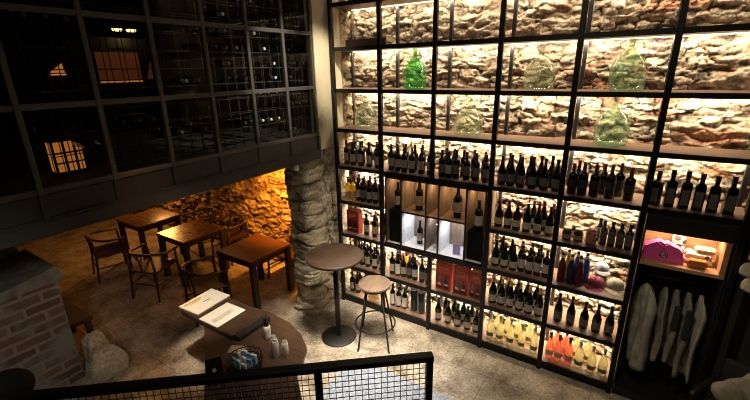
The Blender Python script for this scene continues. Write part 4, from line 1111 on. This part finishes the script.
# ------------------------------------------------------------------ LIGHTS
def spot(name, loc, target, energy, col, size=1.2, blend=.6, rad=.05):
    l = bpy.data.lights.new(name, 'SPOT'); l.energy = energy; l.color = col; l.spot_size = size; l.spot_blend = blend; l.shadow_soft_size = rad
    o = bpy.data.objects.new(name, l); COL.objects.link(o); o.location = loc
    o.rotation_euler = (Vector(target)-Vector(loc)).to_track_quat('-Z', 'Y').to_euler(); return o
def point(name, loc, energy, col, rad=.05):
    l = bpy.data.lights.new(name, 'POINT'); l.energy = energy; l.color = col; l.shadow_soft_size = rad
    o = bpy.data.objects.new(name, l); COL.objects.link(o); o.location = loc; return o
spot('wall_washer', (-.90, -.42, 2.08), (-1.20, .42, 1.15), 560, (1, .37, .04), 1.75, 1, .04)
point('under_gallery_lamp', (-4.6, .06, 1.46), 44, (1, .40, .085), .14)
spot('table_spot', (-2.7, .1, 2.1), (-2.5, -1.0, 0), 10, (1, .42, .10), 2.3, .8, .05)
spot('table_spot_deep', (-4.4, -1.9, 2.1), (-4.0, -1.7, 0), 9, (1, .42, .11), 2.2, .8, .05)
spot('table_spot_front', (-.9, .05, 2.1), (-.9, -1.0, 0), 8, (1, .50, .17), 2.0, .8, .05)
spot('floor_spot', (1.2, -2.7, 4.5), (-.85, -2.15, 0), 200, (1, .54, .20), .30, .9, .08)
spot('stool_spot', (1.5, -1.4, 4.5), (.70, -.85, 0), 2000, (1, .86, .67), .66, 1, .45)
spot('aisle_spot', (2.6, -1.6, 4.5), (1.8, -.6, 0), 290, (1, .84, .64), .75, 1, .4)
spot('long_table_spot', (1.3, -2.9, 4.4), (-.24, -1.87, .8), 560, (1, .88, .70), .27, .7, .06)
spot('parapet_fill', (2.0, -4.3, 3.0), (-1.5, -2.8, .65), 115, (1, .88, .72), .60, .9, .1)  # added fill for the parapet, set out of view
spot('rug_spot', (2.4, -2.2, 4.5), (1.5, -1.2, 0), 420, (.80, .88, 1), .42, .9, .1)
spot('garment_fill', (3.0, -1.6, 3.4), (3.8, -.1, .7), 42, (1, .9, .7), .60, .9, .1)  # added to brighten the hanging garments, no fixture there
area('room_fill', (2.6, -3.0, 4.5), 2.0, 1.6, 24, (1, .85, .65), (0.2, .7, -.8))
point('gallery_lamp', (-2.85, -.80, 3.6), 1.0, (1, .6, .25), .05)
spot('pier_fill', (1.2, -1.0, 4.5), (-.03, -.10, 3.1), 420, (1, .86, .62), .42, 1, .05)  # added lamp to brighten the cream pier, source unseen
spot('pillar_fill', (1.0, -.7, 4.5), (-.03, -.22, .9), 260, (1, .88, .68), .34, 1, .1)  # extra lamp whitening the pillar side in place of shelf spill
spot('gallery_front_spot', (1.6, -.9, 4.5), (-.2, -.85, 2.95), 430, (1, .93, .85), .50, .9, .03)

w = bpy.data.worlds.new('World'); SC.world = w; w.use_nodes = True
w.node_tree.nodes['Background'].inputs[0].default_value = (.02, .017, .014, 1); w.node_tree.nodes['Background'].inputs[1].default_value = .15

# ------------------------------------------------------------------ CAMERA
cam = bpy.data.cameras.new('camera'); co = bpy.data.objects.new('camera', cam); COL.objects.link(co)
cam.sensor_fit = 'HORIZONTAL'; cam.sensor_width = 36; cam.lens = 401.046*36/750; cam.clip_start = .02; cam.clip_end = 60
a, b_, c_ = (math.radians(v) for v in (-33.2129, 18.008, -1.1498))
fwd = Vector((math.sin(a)*math.cos(b_), math.cos(a)*math.cos(b_), -math.sin(b_))); right = Vector((math.cos(a), -math.sin(a), 0)); up = right.cross(fwd)
r2 = right*math.cos(c_)+up*math.sin(c_); u2 = -right*math.sin(c_)+up*math.cos(c_)
mw = Matrix((( r2.x, u2.x, -fwd.x, 4.76005*W), (r2.y, u2.y, -fwd.y, -6.00016*W), (r2.z, u2.z, -fwd.z, 4.56435*W+.10), (0, 0, 0, 1)))
co.matrix_world = mw
SC.camera = co
SC.view_settings.view_transform = 'Standard'
SC.view_settings.look = 'None'
SC.view_settings.exposure = 0
SC.cycles.filter_width = 1.0
SC.cycles.sample_clamp_indirect = 4.0
SC.cycles.transparent_max_bounces = 16
